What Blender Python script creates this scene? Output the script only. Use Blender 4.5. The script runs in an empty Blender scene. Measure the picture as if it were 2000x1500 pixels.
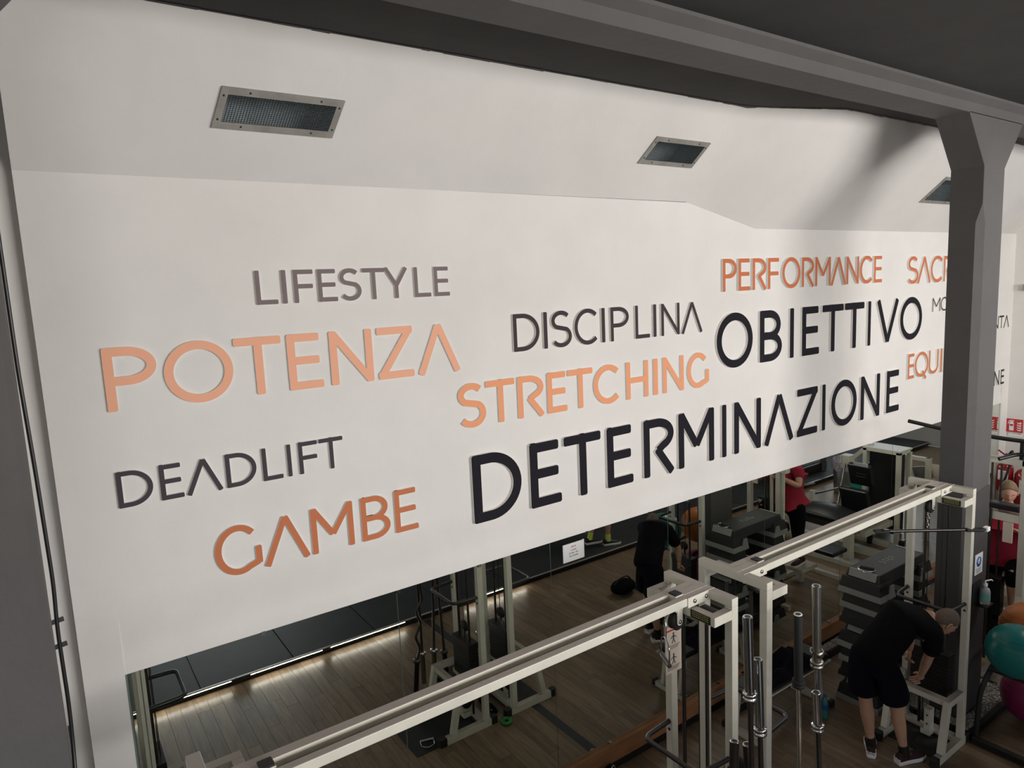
import bpy, bmesh, math, random
from mathutils import Vector, Matrix, Euler
random.seed(7)
SC = bpy.context.scene
COL = SC.collection
PI = math.pi

# ------------------------------------------------------------------ camera
cd = bpy.data.cameras.new('camera')
cam = bpy.data.objects.new('camera', cd)
COL.objects.link(cam)
RX = Vector((0.819473, -0.571285, -0.045796))
RY = Vector((-0.114801, -0.085337, -0.989716))
RZ = Vector((0.561502, 0.816304, -0.135516))
cam.matrix_world = Matrix(((RX.x, -RY.x, -RZ.x, 0.0), (RX.y, -RY.y, -RZ.y, -4.0), (RX.z, -RY.z, -RZ.z, 4.08), (0, 0, 0, 1)))
cd.sensor_width = 36.0
cd.lens = 36.0 * 1341.353 / 2000.0
cd.clip_start = 0.05
SC.camera = cam

# ------------------------------------------------------------------ world and light
W = bpy.data.worlds.new('world')
SC.world = W
W.use_nodes = True
W.node_tree.nodes['Background'].inputs[0].default_value = (0.80, 0.85, 0.95, 1)
W.node_tree.nodes['Background'].inputs[1].default_value = 0.25

def area(name, loc, target, sx, sy, power, col=(1, 1, 1)):
    l = bpy.data.lights.new(name, 'AREA')
    l.shape = 'RECTANGLE'; l.size = sx; l.size_y = sy; l.energy = power; l.color = col
    o = bpy.data.objects.new(name, l); COL.objects.link(o)
    o.location = loc
    o.rotation_euler = (Vector(target) - Vector(loc)).to_track_quat('-Z', 'Y').to_euler()
    return o
area('skylight_window_light', (6.3, -9.3, 3.9), (6.0, 0, 2.7), 7.0, 1.8, 760, (1.0, 0.965, 0.93))
area('left_fill_light', (-1.6, -8.8, 3.6), (-0.6, 0, 3.0), 1.6, 1.6, 95, (1.0, 0.97, 0.94))  # added fill lamp, brightens the recess strip shadowed by the left column
area('hall_ceiling_light', (9.0, -3.2, 5.2), (9.0, -3.2, 0), 1.2, 1.2, 70, (1.0, 0.95, 0.88))
area('east_window_light', (16.6, -4.6, 2.6), (6.0, -1.2, 0.6), 3.0, 2.0, 60, (0.80, 0.88, 1.0))
area('low_window_light', (2.0, -8.8, 1.5), (2.0, 0, 1.2), 3.0, 1.2, 60, (0.90, 0.95, 1.0))

vs = SC.view_settings
vs.view_transform = 'Standard'; vs.look = 'None'; vs.exposure = -0.09; vs.gamma = 1.0
vs.use_curve_mapping = False

# ------------------------------------------------------------------ materials
MATS = {}
def mat(name, col, rough=0.6, metal=0.0, noise=0.0, nscale=6.0, bump=0.0, bscale=60.0, spec=0.5, coat=0.0, trans=0.0, emit=0.0, stretch=None, col2=None):
    if name in MATS: return MATS[name]
    m = bpy.data.materials.new(name); m.use_nodes = True
    nt = m.node_tree; b = nt.nodes['Principled BSDF']
    b.inputs['Base Color'].default_value = (*col, 1)
    b.inputs['Roughness'].default_value = rough
    b.inputs['Metallic'].default_value = metal
    b.inputs['Specular IOR Level'].default_value = spec
    if coat: b.inputs['Coat Weight'].default_value = coat
    if trans: b.inputs['Transmission Weight'].default_value = trans
    if emit:
        b.inputs['Emission Color'].default_value = (*col, 1); b.inputs['Emission Strength'].default_value = emit
    tc = nt.nodes.new('ShaderNodeTexCoord'); mp = nt.nodes.new('ShaderNodeMapping')
    nt.links.new(tc.outputs['Object'], mp.inputs['Vector'])
    if stretch: mp.inputs['Scale'].default_value = stretch
    if noise or col2:
        n = nt.nodes.new('ShaderNodeTexNoise'); n.inputs['Scale'].default_value = nscale
        n.inputs['Detail'].default_value = 6; n.inputs['Roughness'].default_value = 0.6
        nt.links.new(mp.outputs[0], n.inputs['Vector'])
        r = nt.nodes.new('ShaderNodeMix'); r.data_type = 'RGBA'
        c2 = col2 if col2 else tuple(max(0, c * (1 - noise)) for c in col)
        r.inputs[6].default_value = (*c2, 1); r.inputs[7].default_value = (*col, 1)
        rmp = nt.nodes.new('ShaderNodeMapRange'); rmp.inputs[1].default_value = 0.32; rmp.inputs[2].default_value = 0.62
        nt.links.new(n.outputs['Fac'], rmp.inputs[0]); nt.links.new(rmp.outputs[0], r.inputs[0])
        nt.links.new(r.outputs[2], b.inputs['Base Color'])
    if bump:
        n2 = nt.nodes.new('ShaderNodeTexNoise'); n2.inputs['Scale'].default_value = bscale; n2.inputs['Detail'].default_value = 4
        nt.links.new(mp.outputs[0], n2.inputs['Vector'])
        bp = nt.nodes.new('ShaderNodeBump'); bp.inputs['Strength'].default_value = bump; bp.inputs['Distance'].default_value = 0.01
        nt.links.new(n2.outputs['Fac'], bp.inputs['Height']); nt.links.new(bp.outputs[0], b.inputs['Normal'])
    MATS[name] = m
    return m

M = dict(
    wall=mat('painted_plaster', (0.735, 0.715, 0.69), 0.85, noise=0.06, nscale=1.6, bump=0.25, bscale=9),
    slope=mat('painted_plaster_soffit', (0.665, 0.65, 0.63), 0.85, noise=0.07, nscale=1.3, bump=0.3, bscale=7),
    dark=mat('charcoal_paint', (0.06, 0.056, 0.055), 0.75, noise=0.18, nscale=2.5, bump=0.3, bscale=12),
    dark2=mat('charcoal_paint_ceiling', (0.038, 0.036, 0.035), 0.9, noise=0.25, nscale=2.0, bump=0.3, bscale=10),
    grey=mat('grey_paint', (0.085, 0.081, 0.081), 0.7, noise=0.12, nscale=3, bump=0.3, bscale=14),
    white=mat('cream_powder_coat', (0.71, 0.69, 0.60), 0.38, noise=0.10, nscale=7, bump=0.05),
    black=mat('black_steel', (0.012, 0.012, 0.013), 0.38),
    blackmat=mat('black_rubber', (0.014, 0.014, 0.014), 0.7, bump=0.1),
    vinyl=mat('black_vinyl', (0.013, 0.014, 0.018), 0.42, bump=0.08, bscale=30),
    cloth=mat('black_cloth', (0.0045, 0.005, 0.006), 0.95, spec=0.12, bump=0.35, bscale=14),
    navy=mat('navy_cloth', (0.004, 0.004, 0.009), 0.95, spec=0.12, bump=0.35, bscale=14),
    chrome=mat('chrome', (0.62, 0.62, 0.62), 0.16, 1.0),
    nickel=mat('brushed_nickel', (0.42, 0.40, 0.36), 0.33, 1.0),
    darksteel=mat('dark_steel_rod', (0.10, 0.09, 0.085), 0.3, 0.9),
    stepblack=mat('step_black_plastic', (0.016, 0.016, 0.017), 0.55, bump=0.1, bscale=90),
    stepgrey=mat('step_grey_plastic', (0.25, 0.25, 0.235), 0.6),
    skin=mat('skin', (0.52, 0.30, 0.205), 0.55, noise=0.12, nscale=14),
    hair=mat('short_hair', (0.16, 0.12, 0.10), 0.9, spec=0.2, noise=0.3, nscale=90, bump=0.4, bscale=150),
    blond=mat('fair_hair', (0.24, 0.16, 0.09), 0.7, noise=0.45, nscale=40, bump=0.4, bscale=90),
    red=mat('crimson_cloth', (0.33, 0.012, 0.035), 0.9, bump=0.3, bscale=12),
    signred=mat('sign_red', (0.50, 0.025, 0.03), 0.5),
    extred=mat('extinguisher_red', (0.28, 0.008, 0.012), 0.3, coat=0.5),
    paper=mat('white_paper', (0.80, 0.80, 0.80), 0.7),
    paperw=mat('cream_paper', (0.72, 0.62, 0.53), 0.7),
    ink=mat('ink', (0.06, 0.06, 0.06), 0.7),
    inkred=mat('ink_red', (0.55, 0.06, 0.05), 0.7),
    blue=mat('sign_blue', (0.02, 0.12, 0.42), 0.5),
    shoewhite=mat('sole_white', (0.82, 0.82, 0.84), 0.5),
    shoe=mat('maroon_canvas', (0.030, 0.010, 0.013), 0.85, bump=0.2),
    sock=mat('neon_sock', (0.62, 0.80, 0.15), 0.9),
    ballteal=mat('ball_teal', (0.01, 0.17, 0.165), 0.35, spec=0.4),
    ballorange=mat('ball_orange', (0.45, 0.13, 0.025), 0.4),
    ballpink=mat('ball_magenta', (0.25, 0.02, 0.09), 0.4),
    foam=mat('white_foam', (0.88, 0.87, 0.83), 0.8),
    lpeach=mat('letter_peach', (0.84, 0.43, 0.285), 0.8, spec=0.15),
    lsalmon=mat('letter_salmon', (0.80, 0.35, 0.19), 0.8, spec=0.15),
    lorange=mat('letter_orange', (0.53, 0.18, 0.085), 0.8, spec=0.15),
    lorange2=mat('letter_burnt_orange', (0.55, 0.17, 0.08), 0.8, spec=0.15),
    lgrey=mat('letter_taupe', (0.205, 0.165, 0.165), 0.8, spec=0.15),
    lslate=mat('letter_slate', (0.065, 0.054, 0.064), 0.8, spec=0.15),
    lcharcoal=mat('letter_charcoal', (0.055, 0.046, 0.050), 0.8, spec=0.15),
    lblack=mat('letter_black', (0.014, 0.013, 0.018), 0.8, spec=0.15),
    galv=mat('galvanised_sheet', (0.34, 0.33, 0.30), 0.5, 0.4, noise=0.25, nscale=9),
    duct=mat('duct_metal', (0.46, 0.54, 0.57), 0.6, 0.0, noise=0.4, nscale=5),
    wire=mat('wire_mesh', (0.035, 0.04, 0.042), 0.5, 0.5),
    pine=mat('pine_board', (0.40, 0.19, 0.085), 0.55, noise=0.35, nscale=3.2, stretch=(1.2, 8, 8), bump=0.1),
    pebble=mat('white_pebbles', (0.50, 0.48, 0.44), 0.7, noise=0.5, nscale=30),
    mat_tile=mat('rubber_mat', (0.022, 0.024, 0.026), 0.6, noise=0.45, nscale=2.2, bump=0.1),
    tape=mat('dark_tape', (0.022, 0.024, 0.03), 0.5),
    alu=mat('aluminium_edge', (0.66, 0.64, 0.60), 0.3, 0.6),
    inox=mat('stainless', (0.42, 0.41, 0.40), 0.3, 0.9, noise=0.1, nscale=2, stretch=(60, 60, 1)),
    bagwhite=mat('bin_liner', (0.50, 0.42, 0.50), 0.3, noise=0.5, nscale=20, bump=0.8, bscale=40),
    green=mat('green_plastic', (0.025, 0.20, 0.045), 0.4),
    teal=mat('teal_plastic', (0.02, 0.33, 0.27), 0.5),
    bottle=mat('bottle_green', (0.06, 0.28, 0.30), 0.2, trans=0.3),
    bottleblue=mat('bottle_blue_cap', (0.01, 0.09, 0.28), 0.3),
    clear=mat('clear_plastic', (0.62, 0.70, 0.70), 0.15, trans=0.4),
    label=mat('label_green', (0.20, 0.50, 0.45), 0.6),
    yellow=mat('badge_yellow', (0.33, 0.33, 0.10), 0.5),
    flesh2=mat('pale_skin', (0.56, 0.31, 0.22), 0.55),
    edge=mat('mirror_edge', (0.16, 0.20, 0.17), 0.3),
)
def tint_tops(m):  # mixes a grey-brown into the faces that point upwards
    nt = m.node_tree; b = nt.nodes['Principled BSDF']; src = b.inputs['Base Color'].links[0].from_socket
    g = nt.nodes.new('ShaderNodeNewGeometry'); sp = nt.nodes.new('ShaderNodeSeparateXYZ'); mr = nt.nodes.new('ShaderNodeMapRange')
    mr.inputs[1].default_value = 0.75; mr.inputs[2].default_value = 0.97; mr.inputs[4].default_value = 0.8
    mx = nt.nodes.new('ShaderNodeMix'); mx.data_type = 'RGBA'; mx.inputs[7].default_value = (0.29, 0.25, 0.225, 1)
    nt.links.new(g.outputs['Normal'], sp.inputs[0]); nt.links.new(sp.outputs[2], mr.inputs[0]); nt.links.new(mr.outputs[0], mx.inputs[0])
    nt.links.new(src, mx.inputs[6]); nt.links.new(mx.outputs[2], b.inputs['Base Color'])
tint_tops(M['white'])
mm = bpy.data.materials.new('mirror_glass'); mm.use_nodes = True
b = mm.node_tree.nodes['Principled BSDF']
b.inputs['Base Color'].default_value = (0.80, 0.84, 0.78, 1); b.inputs['Metallic'].default_value = 1.0; b.inputs['Roughness'].default_value = 0.004
M['mirror'] = mm

# floor laminate: per-object random tint plus stretched grain
def plank_mat():
    m = bpy.data.materials.new('laminate_plank'); m.use_nodes = True
    nt = m.node_tree; b = nt.nodes['Principled BSDF']
    b.inputs['Roughness'].default_value = 0.36; b.inputs['Specular IOR Level'].default_value = 0.5
    tc = nt.nodes.new('ShaderNodeTexCoord'); mp = nt.nodes.new('ShaderNodeMapping'); mp.inputs['Scale'].default_value = (12, 1.1, 1)
    oi = nt.nodes.new('ShaderNodeObjectInfo')
    geo = nt.nodes.new('ShaderNodeNewGeometry')
    add = nt.nodes.new('ShaderNodeVectorMath'); add.operation = 'ADD'
    sc = nt.nodes.new('ShaderNodeVectorMath'); sc.operation = 'SCALE'; sc.inputs[3].default_value = 40
    comb = nt.nodes.new('ShaderNodeCombineXYZ')
    nt.links.new(oi.outputs['Random'], comb.inputs[0]); nt.links.new(oi.outputs['Random'], comb.inputs[1])
    nt.links.new(comb.outputs[0], sc.inputs[0])
    nt.links.new(geo.outputs['Position'], mp.inputs['Vector'])
    nt.links.new(mp.outputs[0], add.inputs[0]); nt.links.new(sc.outputs[0], add.inputs[1])
    n = nt.nodes.new('ShaderNodeTexNoise'); n.inputs['Scale'].default_value = 2.2; n.inputs['Detail'].default_value = 8; n.inputs['Roughness'].default_value = 0.65
    n.inputs['Distortion'].default_value = 0.6
    nt.links.new(add.outputs[0], n.inputs['Vector'])
    cr = nt.nodes.new('ShaderNodeValToRGB')
    cr.color_ramp.elements[0].position = 0.28; cr.color_ramp.elements[0].color = (0.112, 0.074, 0.047, 1)
    cr.color_ramp.elements[1].position = 0.74; cr.color_ramp.elements[1].color = (0.245, 0.175, 0.115, 1)
    nt.links.new(n.outputs['Fac'], cr.inputs[0])
    hs = nt.nodes.new('ShaderNodeHueSaturation')
    mr = nt.nodes.new('ShaderNodeMapRange'); mr.inputs[3].default_value = 0.80; mr.inputs[4].default_value = 1.22
    nt.links.new(oi.outputs['Random'], mr.inputs[0]); nt.links.new(mr.outputs[0], hs.inputs['Value'])
    nt.links.new(cr.outputs[0], hs.inputs['Color']); nt.links.new(hs.outputs[0], b.inputs['Base Color'])
    return m
M['plank'] = plank_mat()

# ------------------------------------------------------------------ mesh helpers
class MB:
    """collects shapes in world coordinates; build() links them as ONE mesh object"""
    def __init__(s): s.v = []; s.f = []; s.m = []; s.sm = []
    def add(s, vs, fs, mi=0, smooth=False):
        o = len(s.v); s.v += [tuple(v) for v in vs]
        for f in fs: s.f.append(tuple(i + o for i in f)); s.m.append(mi); s.sm.append(smooth)
        return s
    def box(s, a, b, mi=0):
        (x0, y0, z0), (x1, y1, z1) = a, b
        x0, x1 = min(x0, x1), max(x0, x1); y0, y1 = min(y0, y1), max(y0, y1); z0, z1 = min(z0, z1), max(z0, z1)
        return s.add([(x0, y0, z0), (x1, y0, z0), (x1, y1, z0), (x0, y1, z0), (x0, y0, z1), (x1, y0, z1), (x1, y1, z1), (x0, y1, z1)],
                     [(0, 3, 2, 1), (4, 5, 6, 7), (0, 1, 5, 4), (1, 2, 6, 5), (2, 3, 7, 6), (3, 0, 4, 7)], mi)
    def rbox(s, c, size, rot=(0, 0, 0), mi=0):
        R = Euler(rot).to_matrix(); hx, hy, hz = [q / 2 for q in size]; c = Vector(c)
        vs = [c + R @ Vector(p) for p in [(-hx, -hy, -hz), (hx, -hy, -hz), (hx, hy, -hz), (-hx, hy, -hz), (-hx, -hy, hz), (hx, -hy, hz), (hx, hy, hz), (-hx, hy, hz)]]
        return s.add(vs, [(0, 3, 2, 1), (4, 5, 6, 7), (0, 1, 5, 4), (1, 2, 6, 5), (2, 3, 7, 6), (3, 0, 4, 7)], mi)
    def bar(s, p, q, w, h, up=(0, 0, 1), mi=0):
        p, q = Vector(p), Vector(q); d = (q - p).normalized(); u = Vector(up)
        if abs(d.dot(u)) > 0.99: u = Vector((0, 1, 0))
        r = d.cross(u).normalized(); u = r.cross(d).normalized()
        vs = [c + r * a * w / 2 + u * e * h / 2 for c in (p, q) for a, e in ((-1, -1), (1, -1), (1, 1), (-1, 1))]
        return s.add(vs, [(0, 1, 2, 3), (7, 6, 5, 4), (0, 4, 5, 1), (1, 5, 6, 2), (2, 6, 7, 3), (3, 7, 4, 0)], mi)
    def tube(s, pts, r, n=10, mi=0, smooth=True, radii=None, closed=False):
        pts = [Vector(p) for p in pts]; N = len(pts); rings = []
        prev = None
        for i, p in enumerate(pts):
            if closed: d = (pts[(i + 1) % N] - pts[i - 1]).normalized()
            else: d = (pts[min(i + 1, N - 1)] - pts[max(i - 1, 0)]).normalized()
            if prev is None:
                a = Vector((0, 0, 1)) if abs(d.z) < 0.9 else Vector((1, 0, 0))
                u = d.cross(a).normalized()
            else: u = (prev - d * prev.dot(d)).normalized()
            prev = u; w = d.cross(u)
            rr = radii[i] if radii else r
            rings.append([p + (u * math.cos(2 * PI * k / n) + w * math.sin(2 * PI * k / n)) * rr for k in range(n)])
        vs = [v for R in rings for v in R]; fs = []
        for i in range(N if closed else N - 1):
            j = (i + 1) % N
            for k in range(n): fs.append((i * n + k, i * n + (k + 1) % n, j * n + (k + 1) % n, j * n + k))
        s.add(vs, fs, mi, smooth)
        if not closed:
            s.add(rings[0], [tuple(reversed(range(n)))], mi); s.add(rings[-1], [tuple(range(n))], mi)
        return s
    def lathe(s, prof, c, axis=(0, 0, 1), n=20, mi=0, smooth=True):
        c = Vector(c); ax = Vector(axis).normalized(); a = Vector((0, 0, 1)) if abs(ax.z) < 0.9 else Vector((1, 0, 0))
        u = ax.cross(a).normalized(); w = ax.cross(u)
        vs = [c + ax * h + (u * math.cos(2 * PI * k / n) + w * math.sin(2 * PI * k / n)) * max(r, 1e-4) for r, h in prof for k in range(n)]
        fs = [(i * n + k, i * n + (k + 1) % n, (i + 1) * n + (k + 1) % n, (i + 1) * n + k) for i in range(len(prof) - 1) for k in range(n)]
        return s.add(vs, fs, mi, smooth)
    def ball(s, c, r, n=20, mi=0, sc=(1, 1, 1)):
        c = Vector(c); vs = []; fs = []; m = n // 2
        for i in range(m + 1):
            t = PI * i / m
            for k in range(n): vs.append(c + Vector((r * sc[0] * math.sin(t) * math.cos(2 * PI * k / n), r * sc[1] * math.sin(t) * math.sin(2 * PI * k / n), r * sc[2] * math.cos(t))))
        for i in range(m):
            for k in range(n): fs.append((i * n + k, (i + 1) * n + k, (i + 1) * n + (k + 1) % n, i * n + (k + 1) % n))
        return s.add(vs, fs, mi, True)
    def prism(s, poly, fn, mi=0, side=None):
        """poly: 2-D points; fn(p, t) -> 3-D point for t in (0, 1); t=1 is the front"""
        n = len(poly); vs = [fn(p, 0) for p in poly] + [fn(p, 1) for p in poly]
        s.add(vs, [tuple(range(n, 2 * n))], mi)
        s.add(vs, [tuple(reversed(range(n)))] + [(i, (i + 1) % n, n + (i + 1) % n, n + i) for i in range(n)], mi if side is None else side)
        return s
    def build(s, name, mats, parent=None, bevel=0.0, fix=True, weld=False):
        me = bpy.data.meshes.new(name)
        off = Vector((0, 0, 0))
        p = parent
        while p is not None and p.parent is not None: p = p.parent
        if p is not None: off = p.location
        me.from_pydata([tuple(Vector(v) - off) for v in s.v], [], s.f)
        if not isinstance(mats, (list, tuple)): mats = [mats]
        for m in mats: me.materials.append(m)
        for i, pl in enumerate(me.polygons):
            pl.material_index = s.m[i]; pl.use_smooth = s.sm[i]
        if fix:
            bm = bmesh.new(); bm.from_mesh(me)
            if weld: bmesh.ops.remove_doubles(bm, verts=bm.verts, dist=1e-5)
            bmesh.ops.recalc_face_normals(bm, faces=bm.faces); bm.to_mesh(me); bm.free()
        o = bpy.data.objects.new(name, me); COL.objects.link(o)
        if parent is not None: o.parent = parent
        if bevel:
            md = o.modifiers.new('bevel', 'BEVEL'); md.width = bevel; md.segments = 2; md.limit_method = 'ANGLE'
            md.angle_limit = math.radians(50)
        return o

def tag(o, label=None, cat=None, group=None, kind=None):
    if label: o['label'] = label
    if cat: o['category'] = cat
    if group: o['group'] = group
    if kind: o['kind'] = kind
    return o
def thing(name, loc, label, cat, group=None):
    o = bpy.data.objects.new(name, None); COL.objects.link(o); o.location = loc
    o.empty_display_size = 0.1
    return tag(o, label, cat, group)
def struct(name, mb, m, parent=None, **k):
    o = mb.build(name, m, parent, **k)
    if parent is None: o['kind'] = 'structure'
    return o
def arc(cx, cy, rx, ry, a0, a1, n=14):
    return [(cx + rx * math.cos(math.radians(a0 + (a1 - a0) * i / n)), cy + ry * math.sin(math.radians(a0 + (a1 - a0) * i / n))) for i in range(n + 1)]

# ================================================================== SETTING
XR = 11.45       # face of the pier at the right
XE = 17.0        # far right wall
XL = -3.0
YF = -11.0
ZC = 5.42        # ceiling
ZM = 2.16        # top of the mirrors
XM0, XM1 = 0.185, 11.22
# wall above and beside the mirrors
w = MB()
w.box((0, 0, 2.56), (XM1, 0.2, 4.74)); w.box((0, 0.0, ZM), (XM0, 0.2, 2.56))
prof_ = [(2.56, 0.0), (2.47, 0.002), (2.39, 0.008), (2.32, 0.012), (2.25, 0.009), (ZM, 0.0)]
w.add([(x_, y_, z_) for x_ in (XM0, XM1) for z_, y_ in prof_] , [(k, k + 1, k + 7, k + 6) for k in range(5)], 0, True)
w.box((XM0, 0.018, ZM), (XM1, 0.2, 2.56))
w.box((0, 0, 0), (XM0, 0.2, ZM))
w.box((XM1, 0, 0), (XR, 0.2, 4.74))
w.box((XM0, 0.03, 0), (XM1, 0.2, 0.13))
w.box((XM0, 0.05, 0.1), (XM1, 0.2, ZM))
wall = struct('wall_back', w, M['wall'])
w = MB(); w.box((XL, 0.07, 0), (0.0, 0.4, 6.2)); struct('wall_recess', w, M['wall'])
w = MB(); w.box((XE, YF, 0), (XE + 0.2, 0.4, 6.0)); w.box((XR, -0.62, 0), (XR + 0.35, 0.2, 6.0)); w.box((XR + 0.35, 0, 0), (XE, 0.2, 6.0)); wr = struct('wall_right', w, M['wall'])
w = MB(); w.box((XL - 0.2, YF, 0), (XL, 0.4, 6.0)); struct('wall_left', w, M['wall'])
w = MB()
for a, c in (((XL, YF - 0.2, 0), (XE, YF, 0.8)), ((XL, YF - 0.2, 2.3), (XE, YF, 6.0))): w.box(a, c)
for x in (-3.0, 0.2, 3.4, 6.6, 9.8, 13.0, 16.2): w.box((x, YF - 0.2, 0.8), (x + 0.6, YF, 2.3))
struct('wall_front', w, M['wall'])
# sloping soffit, in three bays that twist from the high edge to the low one
YS0, YS1 = -0.47, -0.79
VENTS = [(0.855, 1.49, 0.345, 0.60, 0.045, 'larger mesh vent with galvanised frame above the word LIFESTYLE'),
         (3.87, 4.47, 0.36, 0.62, 0.09, 'smaller looking mesh vent in the soffit above the word DISCIPLINA'),
         (8.05, 8.75, 0.33, 0.60, 0.12, 'mesh vent partly hidden behind the flared column')]
def yt_at(x): return YS0 if x < 4.8 else (YS0 + (YS1 - YS0) * (x - 4.8) / 0.85 if x < 5.65 else YS1)
def zb_at(x): return 4.735 + 0.01 * min(x, 4.6) / 4.6 if x < 4.6 else (4.745 - 0.21 * (x - 4.6) / 0.94 if x < 5.54 else 4.535)
cols = [(0.0, 0.0), (2.3, 2.3), (3.0, 3.0)] + [(4.6 + 0.94 * k / 10, 4.80 + 0.85 * k / 10) for k in range(11)] + [(6.4, 6.5), (7.2, 7.3), (9.4, 9.6), (10.4, 10.4), (XR, XR)]
for x0, x1, t0, t1, sk, _ in VENTS:
    for xx in (x0, x1): cols.append((xx - sk * t0 / (t1 - t0), xx + sk * (1 - t0) / (t1 - t0)))
cols = sorted([c_ for c_ in cols if c_[0] != 4.0])
rows = [0, 0.15, 0.33, 0.345, 0.36, 0.60, 0.62, 0.80, 1.0]
def sof(x0_, x1_, t):
    return (x0_ + (x1_ - x0_) * t, yt_at(x1_) * t, zb_at(x0_) + (ZC - zb_at(x0_)) * t)
s_ = MB(); fs_ = []; vs_ = [sof(a, b2, t) for a, b2 in cols for t in rows]; NR = len(rows)
for i in range(len(cols) - 1):
    for j in range(NR - 1):
        tm = (rows[j] + rows[j + 1]) / 2; q = sof((cols[i][0] + cols[i + 1][0]) / 2, (cols[i][1] + cols[i + 1][1]) / 2, tm)
        if any(t0 < tm < t1 and x0 + sk * (tm - t0) / (t1 - t0) < q[0] < x1 + sk * (tm - t0) / (t1 - t0) for x0, x1, t0, t1, sk, _ in VENTS): continue
        a = i * NR + j; fs_.append((a, a + 1, a + NR + 1, a + NR))
s_.add(vs_, fs_, 0, True)
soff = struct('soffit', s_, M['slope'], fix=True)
# ceiling slab, beam, ribs
c = MB(); c.box((XL, YF, ZC), (XE, 0.4, ZC + 0.3)); struct('ceiling', c, M['dark2'])
c = MB(); c.box((XL, -1.5, 5.285), (XE, -1.25, ZC)); c.add([(XL, -1.55, 5.40), (XR, -1.55, 5.40), (XR, -1.5, 5.36), (XL, -1.5, 5.36), (XL, -1.5, ZC), (XR, -1.5, ZC), (XL, -1.55, ZC), (XR, -1.55, ZC)], [(0, 1, 2, 3), (0, 1, 7, 6)])
struct('beam', c, M['grey'], fix=False)
# chipped, uneven paint line between the dark ceiling and the white soffit
c = MB(); rr = random.Random(5)
def line_x(x):  # paint line
    pts = [(0, YS0), (4.8, YS0), (5.65, YS1), (XR, -0.80)]
    for (xa, ya), (xb, yb) in zip(pts, pts[1:]):
        if xa <= x <= xb: return ya + (yb - ya) * (x - xa) / (xb - xa)
    return -0.8
x = 0.0
while x < XR - 0.1:
    L = rr.uniform(0.05, 0.22); d = rr.uniform(0.0, 0.008)
    y0 = line_x(x); y1 = line_x(min(x + L, XR))
    c.add([(x, y0 + 0.02, ZC - 0.004), (x + L, y1 + 0.02, ZC - 0.004), (x + L, y1 - 0.012 - d, ZC - 0.004), (x, y0 - 0.012, ZC - 0.004),
           (x, y0 + 0.03, ZC - 0.004 - d), (x + L, y1 + 0.03, ZC - 0.004 - d)], [(0, 1, 2, 3), (3, 2, 5, 4)])
    x += L
struct('trim_1', c, M['dark'], fix=False)

# columns with flared heads
def column(name, x0, x1, chips=False):
    mb = MB()
    yf, yb = -1.5, -1.25
    ch = 0.055
    prof = lambda a, b2, zz, cc: [(a + cc, yf, zz), (b2 - 0.02, yf, zz), (b2, yf + 0.02, zz), (b2, yb, zz), (a, yb, zz), (a, yf + cc * 0.9, zz)]
    lev = [prof(x0, x1, 0.0, ch), prof(x0, x1, 4.45, ch), prof(x0, x1, 4.60, 0.004), prof(x0, x1, 4.90, 0.004), prof(x0 - 0.31, x1 + 0.33, 5.29, 0.004)]
    vs = [p for l in lev for p in l]; n = 6
    fs = [(i * n + k, i * n + (k + 1) % n, (i + 1) * n + (k + 1) % n, (i + 1) * n + k) for i in range(len(lev) - 1) for k in range(n)]
    fs += [tuple(range(n)), tuple(range((len(lev) - 1) * n, len(lev) * n))]
    mb.add(vs, fs)
    return struct(name, mb, M['grey'])
column('column', 6.455, 6.86)
column('column', -0.50, -0.065)
# dark painted band low on the right column (a second coat with a sharp edge)
mb = MB(); e = 0.003
mb.add([(6.455 + 0.055, -1.5 - e, 0), (6.86, -1.5 - e, 0), (6.86, -1.5 - e, 2.17), (6.51, -1.5 - e, 2.13), (6.455 - e, -1.45, 2.10), (6.455 - e, -1.45, 0), (6.455 - e, -1.25, 0), (6.455 - e, -1.25, 2.05)],
       [(0, 1, 2, 3), (0, 3, 4, 5), (5, 4, 7, 6)])
struct('trim_2', mb, M['dark'], fix=False)

# mirrors: separate panes with dark bevelled joints, each a real glass sheet
seams = [XM0 + 0.012, 0.255, 1.76, 3.04, 4.34, 5.72, 7.10, 8.20, 9.55, XM1 - 0.012]
for i in range(len(seams) - 1):
    g = MB(); a = seams[i] + 0.003; c2 = seams[i + 1] - 0.003
    g.box((a, 0.012, 0.245), (c2, 0.018, ZM - 0.006), 0)
    o = g.build('mirror_pane', M['mirror'], wall)
g = MB(); g.box((XM0, 0.02, 0.24), (XM1, 0.05, ZM)); g.build('mirror_backing', M['edge'], wall)
for x, z in ((0.9, ZM - 0.004), (2.4, ZM - 0.004), (3.4, ZM - 0.004), (4.1, ZM - 0.004), (4.6, ZM - 0.004), (1.77, ZM - 0.01), (5.2, ZM - 0.004), (3.6, 0.245), (5.0, 0.245), (6.9, 0.25)):
    g = MB(); g.box((x - 0.012, -0.004, z - 0.012), (x + 0.012, 0.012, z + 0.008)); g.build('mirror_clip', M['chrome'], wall)
# pine board under the mirrors
pb = None
for k, (a, c2) in enumerate(((XM0, 2.4), (2.4, 4.9), (4.9, 7.3), (7.3, XM1))):
    g = MB(); g.box((a + 0.001, -0.022, 0.085), (c2 - 0.001, 0.03, 0.243)); o = g.build('board', M['pine'], wall, bevel=0.002)
g = MB(); g.box((XM0, 0.0, 0.0), (XM1, 0.03, 0.09)); g.build('recess_back', M['black'], wall)

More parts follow.
